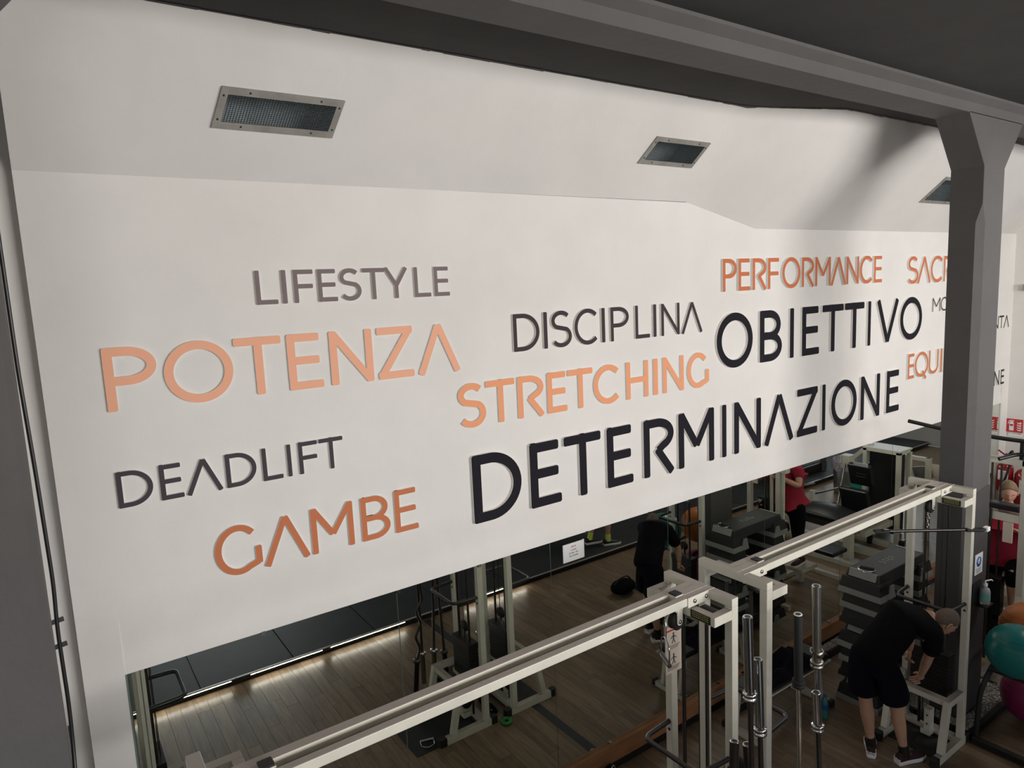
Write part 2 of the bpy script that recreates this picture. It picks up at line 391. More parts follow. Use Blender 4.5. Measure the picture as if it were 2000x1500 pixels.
# floor: subfloor slab and laminate planks running towards the mirror wall
f = MB(); f.box((XL, YF, -0.1), (XE, 0.4, -0.012)); floor = struct('floor', f, M['plank'])
PWD, PL = 0.126, 1.21
pm = {}
def plank_mesh(wd, ln):
    key = (round(wd, 3), round(ln, 3))
    if key in pm: return pm[key]
    b_ = MB(); q = 0.0012; z0, z1 = -0.012, 0.0
    b_.add([(0, 0, z0), (wd, 0, z0), (wd, ln, z0), (0, ln, z0), (q, q, z1), (wd - q, q, z1), (wd - q, ln - q, z1), (q, ln - q, z1)],
           [(0, 3, 2, 1), (4, 5, 6, 7), (0, 1, 5, 4), (1, 2, 6, 5), (2, 3, 7, 6), (3, 0, 4, 7)])
    o = b_.build('plank', M['plank']); me = o.data; bpy.data.objects.remove(o)
    pm[key] = me
    return me
n_pl = 0
rr = random.Random(3)
i = 0
x = -0.1
while x < 13.0:
    off = rr.uniform(0, PL)
    y = -3.46
    first = True
    while y < 0 and n_pl < 296:
        ln = off if first and off > 0.25 else PL
        first = False
        ln = min(ln, 0.0 - y)
        if ln < 0.05: break
        o = bpy.data.objects.new('plank', plank_mesh(PWD, ln)); COL.objects.link(o)
        o.parent = floor; o.location = (x, y, 0)
        n_pl += 1; y += ln
    x += PWD
# raised rubber platform by the balcony side
PY, PZ = -3.44, 0.085
pf = MB(); pf.box((XL, YF, 0), (XE, PY - 0.03, PZ - 0.02)); plat = struct('platform', pf, M['black'])
xs = [XL + 0.01] + [-1.99, -0.99, 0.0, 1.0, 1.98, 2.97, 3.98, 5.0, 6.05, 7.05, 8.05, 9.05, 10.05, 11.05, 12.05, 13.05, 14.1, XE]
for i in range(len(xs) - 1):
    for (ya, yb) in ((PY - 1.0, PY), (PY - 2.0, PY - 1.0)):
        g = MB(); g.box((xs[i] + 0.006, ya + 0.006, PZ - 0.02), (xs[i + 1] - 0.006, yb - 0.004, PZ)); g.build('rubber_tile', M['mat_tile'], plat, bevel=0.002)
for a, c2 in ((XL, -0.6), (-0.6, 1.35), (1.35, 3.3), (3.3, 5.2), (5.2, 7.2), (7.2, 9.2), (9.2, XE)):
    g = MB(); g.box((a + 0.002, PY - 0.006, PZ - 0.008), (c2 - 0.002, PY + 0.012, PZ + 0.003)); g.build('edge_strip', M['alu'], plat)
for xa, xb in ((0.35, 1.3), (1.5, 2.3), (2.4, 3.35), (4.2, 5.2)):
    l = area('platform_strip_light', ((xa + xb) / 2, PY + 0.02, 0.072), ((xa + xb) / 2, PY + 0.11, 0), xb - xa, 0.012, 1.3, (1.0, 0.93, 0.84))
# balcony the photograph is taken from (its underside shades the platform)
g = MB(); g.box((XL, YF, 2.45), (XE, -4.6, 2.62)); struct('balcony', g, M['wall'])
# dark stripe stuck on the floor
g = MB(); g.box((3.60, -3.42, 0.0), (3.69, -0.05, 0.002)); o = g.build('floor_stripe', M['tape']); tag(o, 'dark adhesive stripe stuck across the wooden floor between the two cable machines', 'tape')
# pebble bed along the wall and round the column
def pebbles(x0, x1, y0, y1, zt, n, seed):
    r = random.Random(seed); mb = MB()
    mb.box((x0, y0, 0.0), (x1, y1, zt - 0.02))
    for _ in range(n):
        cx, cy = r.uniform(x0 + .01, x1 - .01), r.uniform(y0 + .01, y1 - .01); s = r.uniform(0.008, 0.017)
        z = zt - 0.02 + r.uniform(-0.002, 0.010); a = r.uniform(0, PI); ca, sa = math.cos(a), math.sin(a); e1 = r.uniform(0.6, 1.0)
        P = [(s, 0, 0), (0, s * e1, 0), (-s, 0, 0), (0, -s * e1, 0)]
        vs = [(cx + p[0] * ca - p[1] * sa, cy + p[0] * sa + p[1] * ca, z) for p in P] + [(cx, cy, z + s * 0.7), (cx, cy, z - s * .6)]
        mb.add(vs, [(0, 1, 4), (1, 2, 4), (2, 3, 4), (3, 0, 4), (1, 0, 5), (2, 1, 5), (3, 2, 5), (0, 3, 5)], 0, True)
    return mb
o = pebbles(6.0, 7.8, -0.15, -0.023, 0.07, 1700, 1).build('pebbles', M['pebble'], fix=False); tag(o, 'narrow trough of white pebbles against the pine board under the mirrors', 'pebbles', kind='stuff')
pq = pebbles(6.32, 7.3, -1.24, -1.0, 0.07, 1500, 2)
for (xa, xb, ya, yb, nn) in ((6.32, 6.45, -1.62, -1.24, 420), (6.865, 7.3, -1.62, -1.24, 800), (6.45, 6.865, -1.62, -1.51, 260)):
    p2 = pebbles(xa, xb, ya, yb, 0.07, nn, int(xa * 10)); pq.add(p2.v, p2.f, 0, True)
o = pq.build('pebbles', M['pebble'], fix=False); tag(o, 'bed of white pebbles behind the bent man, round the foot of the column', 'pebbles', kind='stuff')
g = MB(); g.box((5.0, -0.175, 0), (7.8, -0.15, 0.08)); g.box((6.295, -1.66, 0), (6.32, -0.998, 0.06)); g.box((6.32, -1.66, 0), (7.3, -1.62, 0.06)); g.box((7.3, -1.66, 0), (7.33, -0.998, .06))
struct('trim_3', g, M['black'])

# ventilation openings in the soffit
def vent(x0, x1, t0, t1, skew, label, cells=(40, 14), rail=0.036):
    def SP(x, t, dx):  # same surface as the soffit
        xb = x - skew * t0 / (t1 - t0); xt = x + skew * (1 - t0) / (t1 - t0); return Vector(sof(xb, xt, t))
    a, b2, c2, d = SP(x0, t0, 0), SP(x1, t0, 0), SP(x1, t1, 0), SP(x0, t1, 0)
    nrm = (b2 - a).cross(d - a).normalized()
    if nrm.y > 0: nrm = -nrm
    o = thing('ventilation_grille', a, label, 'vent')
    def P(u, v, h=0.0): return a * (1 - u) * (1 - v) + b2 * u * (1 - v) + c2 * u * v + d * (1 - u) * v + nrm * h
    U = rail / (b2 - a).length; V = rail / (d - a).length
    mb = MB(); q = [P(0, 0), P(1, 0), P(1, 1), P(0, 1)]; r_ = [p - nrm * 0.02 + Vector((0, 0.26, 0.06)) for p in q]
    mb.add(q + r_, [(4, 5, 6, 7), (0, 1, 5, 4), (1, 2, 6, 5), (2, 3, 7, 6), (3, 0, 4, 7)])
    mb.build('duct', M['duct'], o, fix=False)
    fr = MB()
    for (u0, v0, u1, v1) in ((0, 0, 1, V), (0, 1 - V, 1, 1), (0, V, U, 1 - V), (1 - U, V, 1, 1 - V)):
        pl = [P(u0, v0, .001), P(u1, v0, .001), P(u1, v1, .001), P(u0, v1, .001)]; ph = [P(u0, v0, .014), P(u1, v0, .014), P(u1, v1, .014), P(u0, v1, .014)]
        fr.add(pl + ph, [(4, 5, 6, 7), (0, 1, 5, 4), (1, 2, 6, 5), (2, 3, 7, 6), (3, 0, 4, 7)])
    fr.build('frame', M['galv'], o, fix=False)
    ms = MB(); nx, ny = cells
    for k in range(1, nx):
        u = U + (1 - 2 * U) * k / nx; ms.bar(P(u, V, .010), P(u, 1 - V, .010), 0.0025, 0.0025)
    for k in range(1, ny):
        v = V + (1 - 2 * V) * k / ny; ms.bar(P(U, v, .010), P(1 - U, v, .010), 0.0025, 0.0025)
    mo = ms.build('wire_mesh', M['wire'], o, fix=False); mo['kind'] = 'stuff'
    for u, v in ((0.22, V / 2), (0.8, V / 2), (0.22, 1 - V / 2), (0.8, 1 - V / 2), (U / 2, 0.22), (U / 2, 0.8), (1 - U / 2, 0.22), (1 - U / 2, 0.8)):
        sb = MB(); sb.lathe([(0.006, 0), (0.005, 0.003), (0.0, 0.004)], P(u, v, .014), nrm, 8); sb.build('screw', M['black'], o, fix=False)
    return o
for v_ in VENTS: vent(*v_)

# ================================================================== LETTERS
STR_ = 0.13
def seg(p, q, s, e0=0.0, e1=0.0):
    """a stroke of width s from p to q as a polygon with eased corners"""
    p = Vector(p); q = Vector(q); d = (q - p).normalized(); n = Vector((-d.y, d.x)) * s / 2
    c = s * 0.16
    p = p - d * e0; q = q + d * e1
    return [p - n + d * c, p - n * 0.68, p + n * 0.68, p + n + d * c, q + n - d * c, q + n * 0.68, q - n * 0.68, q - n - d * c]
def glyph(ch, w, h, s):
    """list of polygons and ring strips, drawn in a w x h box"""
    sx = s * 0.98; P = []; R = []
    hs = s / 2; hx = sx / 2
    def V(x0, y0, x1, y1, ss=s): P.append(seg((x0, y0), (x1, y1), ss))
    def ring(pts, ss=s): R.append((pts, ss))
    if ch == 'I': V(w / 2, 0, w / 2, h, max(w, s * 0.6) if w < s * 1.6 else s)
    elif ch == 'L': V(hx, 0, hx, h); V(0, hs, w, hs)
    elif ch == 'F': V(hx, 0, hx, h); V(0, h - hs, w, h - hs); V(0, h * 0.50, w * 0.96, h * 0.50)
    elif ch == 'E': V(hx, 0, hx, h); V(0, h - hs, w * .94, h - hs); V(0, hs, w, hs); V(0, h * 0.52, w * 0.92, h * 0.52)
    elif ch == 'T': V(0, h - hs, w, h - hs); V(w / 2, 0, w / 2, h)
    elif ch == 'H': V(hx, 0, hx, h); V(w - hx, 0, w - hx, h); V(0, h / 2, w, h / 2)
    elif ch == 'N': V(hx, 0, hx, h); V(w - hx, 0, w - hx, h); V(hx * .9, h - hs * .5, w - hx * .9, hs * .5)
    elif ch == 'M': V(hx, 0, hx, h); V(w - hx, 0, w - hx, h); V(hx, h - hs * .3, w / 2, h * 0.36); V(w - hx, h - hs * .3, w / 2, h * 0.36)
    elif ch == 'A': V(hx, 0, w / 2, h - hs * .4); V(w - hx, 0, w / 2, h - hs * .4)
    elif ch == 'V': V(hx, h, w / 2, hs * .4); V(w - hx, h, w / 2, hs * .4)
    elif ch == 'Y': V(hx, h, w / 2, h * .42); V(w - hx, h, w / 2, h * .42); V(w / 2, 0, w / 2, h * .46)
    elif ch == 'Z': V(0, h - hs, w, h - hs); V(0, hs, w, hs); V(w - hx, h - hs, hx, hs)
    elif ch in 'OQ':
        ring(arc(w / 2, h / 2, w / 2 - hx, h / 2 - hs + h * .015, 0, 360, 40))
        if ch == 'Q': V(w * .58, h * .22, w * .86, -h * .12)
    elif ch == 'C': ring(arc(w * .56, h / 2, w * .56 - hx, h / 2 - hs + h * .015, 46, 314, 30))
    elif ch == 'G':
        ring(arc(w / 2, h / 2, w / 2 - hx, h / 2 - hs + h * .015, 42, 300, 30) + [(w - hx * 1.15, h * .175)]); V(w - hx, h * .13, w - hx, h * .50)
    elif ch == 'D':
        V(hx, 0, hx, h)
        ring([(hx, h - hs), (w * .34, h - hs)] + arc(w * .36, h / 2, w * .64 - hx, h / 2 - hs, 86, -86, 22) + [(w * .34, hs), (hx, hs)])
    elif ch == 'P':
        V(hx, 0, hx, h); r = h * .30
        ring([(hx, h - hs), (w * .42, h - hs)] + arc(w * .44, h - r, w * .56 - hx, r - hs, 86, -86, 16) + [(w * .42, h - 2 * r + hs), (hx, h - 2 * r + hs)])
    elif ch == 'R':
        V(hx, 0, hx, h); r = h * .29
        ring([(hx, h - hs), (w * .40, h - hs)] + arc(w * .42, h - r, w * .54 - hx, r - hs, 86, -62, 16) + [(w * .45, h * .435)])
        V(w * .415, h * .47, w - hx, 0)
    elif ch == 'B':
        V(hx, 0, hx, h); r = h * .25 + hs / 2; r2 = h - 2 * r + s
        ring([(hx, h - hs), (w * .42, h - hs)] + arc(w * .44, h - r, w * .50 - hx, r - hs, 86, -86, 14) + [(w * .42, h - 2 * r + hs), (hx, h - 2 * r + hs)])
        rb = (h - 2 * r + s) / 2
        ring([(hx, 2 * rb - hs), (w * .45, 2 * rb - hs)] + arc(w * .46, rb, w * .54 - hx, rb - hs, 86, -86, 14) + [(w * .45, hs), (hx, hs)])
    elif ch == 'S':
        ra = h * .265; rb = h - 2 * ra + s; rb = rb / 2
        a1 = arc(w * .50, h - ra, w * .47 - hx, ra - hs + h * .01, 36, 232, 18)
        a2 = arc(w * .50, rb, w * .50 - hx, rb - hs + h * .01, 52, -146, 18)
        ring(a1 + a2)
    elif ch == 'U':
        ring([(hx, h), (hx, h * .4)] + arc(w / 2, h * .36, w / 2 - hx, h * .36 - hs, 180, 360, 16) + [(w - hx, h * .4), (w - hx, h)])
    return P, R
def letter(ch, x0, x1, z0, z1, t, face, parent, s=None):
    w_, h_ = x1 - x0, z1 - z0
    s = (s or STR_) * h_
    P, R = glyph(ch, w_, h_, s)
    mb = MB()
    for k, poly in enumerate(P):
        e = 0.00006 * k
        fn = lambda p, q, e=e: (x0 + p[0], -0.0005 - (t + e) * q, z0 + p[1])
        mb.prism(poly, fn, 0, 1)
    for rk, (pts, ss) in enumerate(R):
        te = t + 0.0004 + 0.0003 * rk
        N = len(pts); closed = (Vector(pts[0]) - Vector(pts[-1])).length < 1e-4
        Lp, Rp = [], []
        for i in range(N):
            a = Vector(pts[i - 1] if i > 0 else (pts[-2] if closed else pts[0])); c_ = Vector(pts[i + 1] if i < N - 1 else (pts[1] if closed else pts[-1]))
            d = (c_ - a).normalized(); n = Vector((-d.y, d.x)) * ss / 2
            Lp.append(Vector(pts[i]) + n); Rp.append(Vector(pts[i]) - n)
        vs = []
        for i in range(N):
            for q in (Lp[i], Rp[i]):
                vs.append((x0 + q.x, -0.0005, z0 + q.y)); vs.append((x0 + q.x, -0.0005 - te, z0 + q.y))
        for i in range(N - 1):
            a = i * 4; b2 = a + 4
            mb.add([vs[a + 1], vs[b2 + 1], vs[b2 + 3], vs[a + 3]], [(0, 1, 2, 3)], 0)
            mb.add([vs[a], vs[b2], vs[b2 + 1], vs[a + 1]], [(0, 1, 2, 3)], 1)
            mb.add([vs[a + 2], vs[a + 3], vs[b2 + 3], vs[b2 + 2]], [(0, 1, 2, 3)], 1)
        if not closed:
            mb.add(vs[0:4], [(0, 1, 3, 2)], 1); mb.add(vs[-4:], [(0, 1, 3, 2)], 1)
    return mb.build('letter', [face, M['foam']], parent, fix=False)
WORDS = [
    ('POTENZA', 0.012, 3.559, 3.884, [(0.261, 0.502), (0.533, 0.879), (0.891, 1.15), (1.183, 1.385), (1.435, 1.706), (1.741, 1.985), (2.013, 2.332)], 'lpeach', .14, 'large peach word POTENZA at the left of the white wall'),
    ('LIFESTYLE', 0.012, 4.062, 4.252, [(1.039, 1.159), (1.184, 1.212), (1.253, 1.37), (1.395, 1.512), (1.525, 1.664), (1.673, 1.821), (1.815, 1.981), (2.023, 2.141), (2.167, 2.28)], 'lgrey', .135, 'taupe grey word LIFESTYLE, highest word on the left'),
    ('DEADLIFT', 0.012, 3.056, 3.247, [(0.255, 0.421), (0.454, 0.566), (0.577, 0.766), (0.785, 0.95), (0.984, 1.097), (1.126, 1.15), (1.194, 1.309), (1.318, 1.468)], 'lslate', .13, 'slate grey word DEADLIFT low on the left of the wall'),
    ('GAMBE', 0.012, 2.549, 2.831, [(0.683, 0.936), (0.943, 1.216), (1.23, 1.496), (1.549, 1.743), (1.779, 1.942)], 'lorange', .125, 'orange word GAMBE just above the mirrors'),
    ('DISCIPLINA', 0.016, 3.643, 3.910, [(2.772, 3.003), (3.042, 3.076), (3.109, 3.306), (3.334, 3.572), (3.608, 3.643), (3.702, 3.899), (3.971, 4.135), (4.176, 4.212), (4.27, 4.492), (4.513, 4.785)], 'lcharcoal', .118, 'charcoal word DISCIPLINA above the orange word STRETCHING'),
    ('STRETCHING', 0.012, 3.157, 3.461, [(2.29, 2.515), (2.521, 2.764), (2.79, 3.032), (3.058, 3.243), (3.255, 3.503), (3.511, 3.792), (3.861, 4.11), (4.171, 4.223), (4.285, 4.541), (4.586, 4.871)], 'lsalmon', .15, 'salmon orange word STRETCHING in the middle of the wall'),
    ('DETERMINAZIONE', 0.020, 2.470, 2.957, [(2.369, 2.782), (2.863, 3.151), (3.185, 3.559), (3.623, 3.908), (4.033, 4.409), (4.455, 4.924), (5.035, 5.097), (5.208, 5.61), (5.659, 6.146), (6.199, 6.562), (6.647, 6.708), (6.817, 7.317), (7.4, 7.805), (7.954, 8.247)], 'lblack', .148, 'big black word DETERMINAZIONE running above the mirrors'),
    ('OBIETTIVO', 0.020, 3.290, 3.778, [(4.966, 5.481), (5.59, 5.936), (6.068, 6.133), (6.272, 6.573), (6.627, 7.019), (7.046, 7.433), (7.513, 7.573), (7.695, 8.18), (8.218, 8.739)], 'lblack', .145, 'big black word OBIETTIVO under the orange word PERFORMANCE'),
    ('PERFORMANCE', 0.022, 3.977, 4.266, [(5.053, 5.247), (5.273, 5.442), (5.477, 5.69), (5.709, 5.879), (5.933, 6.227), (6.255, 6.467), (6.485, 6.761), (6.765, 7.054), (7.06, 7.301), (7.325, 7.584), (7.611, 7.783)], 'lorange2', .125, 'orange word PERFORMANCE at the upper right of the wall'),
    ('SACRIFICIO', 0.022, 3.939, 4.251, [(8.362, 8.609), (8.592, 8.92), (8.918, 9.225), (9.248, 9.45), (9.48, 9.53), (9.57, 9.70), (9.735, 9.785), (9.80, 10.03), (10.06, 10.11), (10.12, 10.33)], 'lorange2', .12, 'orange word SACRIFICIO cut off by the column, only SACR in view'),
    ('EQUILIBRIO', 0.022, 2.814, 3.111, [(8.434, 8.592), (8.601, 8.934), (8.95, 9.198), (9.254, 9.296), (9.337, 9.45), (9.50, 9.54), (9.59, 9.74), (9.78, 9.95), (9.99, 10.03), (10.06, 10.30)], 'lorange', .12, 'orange word EQUILIBRIO cut off by the column, low at the right'),
    ('MO', 0.015, 3.581, 3.748, [(9.008, 9.208), (9.223, 9.42)], 'lcharcoal', .11, 'small charcoal letters MO beside the column, end of word hidden'),
    ('NTA', 0.020, 3.243, 3.417, [(10.763, 10.941), (10.959, 11.115), (11.108, 11.296)], 'lcharcoal', .14, 'small dark letters NTA right of the column'),
    ('ONE', 0.020, 2.444, 2.653, [(10.593, 10.842), (10.88, 11.057), (11.101, 11.223)], 'lcharcoal', .14, 'small dark letters ONE right of the column, lower than NTA'),
]
for wd, t, z0, z1, xs_, mk, ss, lab in WORDS:
    o = thing('wall_word', ((xs_[0][0] + xs_[-1][1]) / 2, 0, z0), lab, 'lettering')
    for ch, (a, c2) in zip(wd, xs_): letter(ch, a, c2, z0, z1, t, M[mk], o, ss)
# ================================================================== CABLE MACHINES
ZT = 2.29
def fillet(pts, r=0.04, n=4):
    out = [Vector(pts[0])]
    for i in range(1, len(pts) - 1):
        a, b_, c_ = Vector(pts[i - 1]), Vector(pts[i]), Vector(pts[i + 1])
        d0 = (a - b_).normalized(); d1 = (c_ - b_).normalized(); rr_ = min(r, (a - b_).length * .45, (c_ - b_).length * .45)
        p0 = b_ + d0 * rr_; p1 = b_ + d1 * rr_
        for k in range(n + 1):
            t = k / n; out.append(p0 * (1 - t) ** 2 + b_ * 2 * t * (1 - t) + p1 * t * t)
    out.append(Vector(pts[-1])); return out
def tower(o, xa, xb, d, badge=True):
    """one weight tower: uprights between xa and xb; d = direction (+1/-1) of the machine's middle"""
    YF_, YB_ = -1.645, -1.13; tw = 0.052
    xin = xb if d > 0 else xa; xo = xa if d > 0 else xb
    for ya in (YF_, YB_ - tw):
        g = MB(); g.box((xa, ya, 0.06), (xb, ya + tw, ZT - 0.052)); up = g.build('upright', M['white'], o, bevel=0.003)
        h = MB(); h.lathe([(0.011, 0), (0.009, 0.004), (0, 0.005)], (xin, ya + tw / 2, 1.235), (d, 0, 0), 10); h.build('bolt', M['black'], up, fix=False)
    g = MB(); g.box((xa, YF_, ZT - 0.052), (xb, YB_, ZT)); g.build('top_bar', M['white'], o, bevel=0.003)
    # lower U bracket carrying the badge
    xk = xin + d * 0.15; zb0, zb1 = 2.168, 2.225
    g = MB(); g.box((xin, YF_, zb0), (xk, YF_ + 0.05, zb1)); g.box((xin, YB_ - 0.05, zb0), (xk, YB_, zb1)); g.box((xk - d * 0.045, YF_ + 0.05, zb0), (xk, YB_ - 0.05, zb1))
    br = g.build('bracket', M['white'], o, bevel=0.002)
    if badge:
        g = MB(); xs = xk + d * 0.001; g.box((xk, YF_ + 0.03, zb0 + 0.004), (xs + d * 0.002, YF_ + 0.17, zb1 - 0.006)); g.build('badge_plate', M['black'], br)
        # unreadable lettering of the badge: rows of thin yellow strokes
        g = MB(); r5 = random.Random(2)
        for row in range(3):
            z = zb1 - 0.017 - row * 0.0125; y = YF_ + 0.042
            while y < YF_ + 0.158:
                l = r5.uniform(0.005, 0.013); g.box((xs + d * 0.002, y, z), (xs + d * 0.003, y + l, z + 0.006)); y += l + 0.0035
        g.build('badge_print', M['yellow'], br)
    # cover plates and the dark slot next to the top bar
    g = MB(); g.box((xin, YF_ + 0.052, 2.19), (xk - d * 0.045, YF_ + 0.19, 2.195)); g.build('slot_cover', M['black'], o)
    # feet along x, slanted legs, low frame
    for ya in (YF_, YB_ - tw):
        yc = ya + tw / 2
        xf0, xf1 = xin + d * 0.42, xo - d * 0.03
        g = MB(); g.box((min(xf0, xf1), ya, 0.0), (max(xf0, xf1), ya + tw, 0.07)); ft = g.build('foot_rail', M['white'], o, bevel=0.003)
        for xe, dd in ((xf0, d), (xf1, -d)):
            g = MB(); g.box((xe - dd * 0.012, ya - 0.006, 0.0), (xe + dd * 0.055, ya + tw + 0.006, 0.078)); g.build('end_cap', M['blackmat'], ft, bevel=0.008)
        g = MB(); g.bar((xin + d * 0.33, yc, 0.07), (xin + d * 0.24, yc, 0.50), tw * .98, 0.055, (d, 0, 0)); g.build('slanted_leg', M['white'], o, bevel=0.002)
        g = MB(); g.box((xin, ya + .001, 0.455), (xin + d * 0.265, ya + tw - .001, 0.51)); g.build('low_arm', M['white'], o, bevel=0.002)
    g = MB(); g.box((xin + d * 0.21, YF_ + tw, 0.46), (xin + d * 0.26, YB_ - tw, 0.507)); g.build('low_cross_bar', M['white'], o, bevel=0.002)
    g = MB(); g.box((xin - d * 0.05, YF_ + tw, 0.02), (xin + d * 0.02, YB_ - tw, 0.07)); g.build('base_bar', M['white'], o, bevel=0.002)
    g = MB(); g.box((xin + d * 0.03, YF_ + tw + .01, 0.001), (xin + d * 0.34, YB_ - tw - .01, 0.008)); g.build('base_mat', M['blackmat'], o)
    g = MB(); g.box((xin + d * 0.02, -1.43, 0.02), (xin + d * 0.10, -1.35, 0.07)); g.box((xin + d * 0.03, -1.43, 0.07), (xin + d * 0.10, -1.375, 0.27)); lp = g.build('low_pulley_bracket', M['white'], o, bevel=.003)
    for zq in (.13, .21):
        h = MB(); h.lathe([(.009, 0), (.008, .004), (0, .005)], (xin + d * .10, -1.403, zq), (d, 0, 0), 10); h.build('bolt', M['darksteel'], lp, fix=False)
    g = MB(); g.lathe([(0, -.013), (0.05, -.013), (0.043, 0), (0.05, .013), (0, .013)], (xin + d * 0.06, -1.352, 0.17), (0, 1, 0), 20); g.build('pulley_wheel', M['blackmat'], lp)
    # guide rods and weight stack
    xr = xin + d * 0.02
    for y in (-1.30, -1.48):
        g = MB(); g.tube([(xr, y, 0.07), (xr, y, 2.17)], 0.0115, 10); g.build('guide_rod', M['darksteel'], o)
    ws = None
    g = MB(); g.box((xr - 0.055, -1.545, 0.75), (xr + 0.055, -1.235, 0.81)); ws = g.build('weight_stack', M['black'], o, bevel=0.003)
    g = MB(); g.box((xr - 0.04, YF_ + tw, 0.385), (xr + 0.04, YB_ - tw, 0.43)); g.build('stack_rest', M['white'], o)
    for k in range(8):
        z = 0.431 + k * 0.0398
        g = MB(); g.box((xr - 0.05, -1.54, z), (xr + 0.05, -1.24, z + 0.036)); g.build('weight_plate', M['black'], ws, bevel=0.002)
    g = MB(); g.tube([(xr, -1.39, 0.81), (xr, -1.39, 0.90)], 0.016, 10); g.build('selector_rod', M['chrome'], ws)
    g = MB(); g.lathe([(0, -.012), (0.055, -.012), (0.047, 0), (0.055, .012), (0, .012)], (xr, -1.39, 0.93), (1, 0, 0), 20); g.build('pulley_wheel', M['blackmat'], ws)
    # cables
    for y in (-1.34, -1.445):
        g = MB(); g.tube([(xr + d * 0.03, y, 0.2), (xr + d * 0.03, y, 2.2)], 0.0035, 6); g.build('cable', M['black'], o)
    # black hand rail bent out towards the middle
    zz = 1.292
    g = MB(); g.tube(fillet([(xin - d * 0.01, YF_ + tw / 2, zz), (xin + d * 0.245, YF_ + tw / 2 + 0.02, zz), (xin + d * 0.245, YB_ - tw / 2 - 0.02, zz), (xin - d * 0.01, YB_ - tw / 2, zz)], 0.055), 0.0155, 12); g.build('hand_rail', M['black'], o)
def crossbar(o, x0, x1):
    g = MB()
    g.box((x0, -1.475, 2.242), (x1, -1.432, ZT)); g.box((x0, -1.372, 2.242), (x1, -1.318, ZT)); cb = g.build('crossbar', M['white'], o, bevel=0.004)
    g = MB(); g.box((x0 + .2, -1.432, 2.242), (x1 - .2, -1.372, 2.25)); g.build('channel_floor', M['white'], cb)
    for xa, xb, d in ((x0 - 0.052, x0 + 0.16, 1), (x1 - 0.16, x1 + 0.052, -1)):
        g = MB(); g.box((xa, -1.432, 2.243), (xb, -1.372, ZT + 0.001)); g.build('end_plate', M['white'], cb, bevel=0.001)
        xm = xb if d > 0 else xa
        g = MB(); g.box((xm, -1.428, 2.2), (xm + d * 0.062, -1.366, ZT + 0.006)); bp = g.build('pulley_post', M['white'], cb)
        g = MB(); g.box((xm + d * .003, -1.426, ZT + 0.006), (xm + d * 0.059, -1.368, ZT + 0.014)); g.build('post_cap', M['blackmat'], bp, bevel=0.003)
        xe = (xa if d > 0 else xb)
        g = MB(); g.box((xe, -1.481, 2.232), (xe + d * 0.23, -1.475, ZT + 0.002)); fl = g.build('mounting_flange', M['white'], cb, bevel=0.001)
        for q in (0.075, 0.175):
            g = MB(); g.lathe([(0.013, 0), (0.012, 0.006), (0.006, 0.008), (0, 0.008)], (xe + d * q, -1.481, 2.262), (0, -1, 0), 12); g.build('bolt', M['nickel'], fl, fix=False)
        # hanging pulley on white oval plates
        xc = xm + d * 0.03
        for y in (-1.43, -1.372):
            pl = [(-0.022, 0.0), (0.022, 0.0)] + arc(0, -0.11, 0.022, 0.022, 0, -180, 10)
            g = MB(); g.prism([(p[0], p[1]) for p in pl], lambda p, q, y=y: (xc + p[0], y + 0.005 * q, 2.245 + p[1])); pp_ = g.build('pulley_plate', M['white'], cb)
        g = MB(); g.lathe([(0, -.016), (0.056, -.016), (0.046, 0), (0.056, .016), (0, .016)], (xc, -1.40, 2.135), (0, 1, 0), 24); g.build('pulley_wheel', M['blackmat'], cb)
        g = MB(); g.lathe([(0.013, 0), (0.011, 0.006), (0, 0.007)], (xc, -1.43, 2.135), (0, -1, 0), 12); g.build('bolt', M['nickel'], cb, fix=False)
m1 = thing('cable_machine', (1.7, -1.39, 0), 'nearer white cable crossover machine, its long beam crossing the bottom of the picture', 'exercise machine', 'white cable crossover machines')
tower(m1, 0.30, 0.355, 1); tower(m1, 3.06, 3.115, -1); crossbar(m1, 0.355, 3.06)
m2 = thing('cable_machine', (4.8, -1.39, 0), 'farther white cable crossover machine ending at the dark column, man bent over its tower', 'exercise machine', 'white cable crossover machines')
tower(m2, 3.385, 3.44, 1); tower(m2, 6.15, 6.205, -1); crossbar(m2, 3.44, 6.15)
# instruction chart fixed between the rods of machine one
def chart(x, y, z0, z1, wd, parent):
    g = MB(); g.box((x, y, z0), (x + wd, y + 0.003, z1)); c_ = g.build('instruction_chart', M['paperw'], parent)
    g = MB(); g.box((x + .01, y - 0.001, z1 - 0.03), (x + wd - .01, y, z1 - 0.018)); g.build('chart_heading', M['inkred'], c_)
    g = MB()
    for k in range(2):
        zc = z1 - 0.075 - k * 0.14; xc = x + wd / 2
        g.lathe([(0.008, 0), (0, 0.001)], (xc, y, zc + .025), (0, -1, 0), 8); g.bar((xc, y - .0006, zc + .017), (xc, y - .0006, zc - .01), .012, .001, (0, 1, 0))
        for dx in (-1, 1): g.bar((xc, y - .0006, zc + .012), (xc + dx * .026, y - .0006, zc - .004), .005, .001, (0, 1, 0)); g.bar((xc, y - .0006, zc - .01), (xc + dx * .014, y - .0006, zc - .04), .006, .001, (0, 1, 0))
        for r_ in range(3): g.box((x + .015, y - .001, zc - .055 - r_ * .009), (x + wd - .015 - .01 * r_, y, zc - .052 - r_ * .009))
    g.build('chart_figures', M['ink'], c_)
    return c_
g = None
ch = chart(3.0, -1.192, 1.64, 1.95, 0.145, m1)

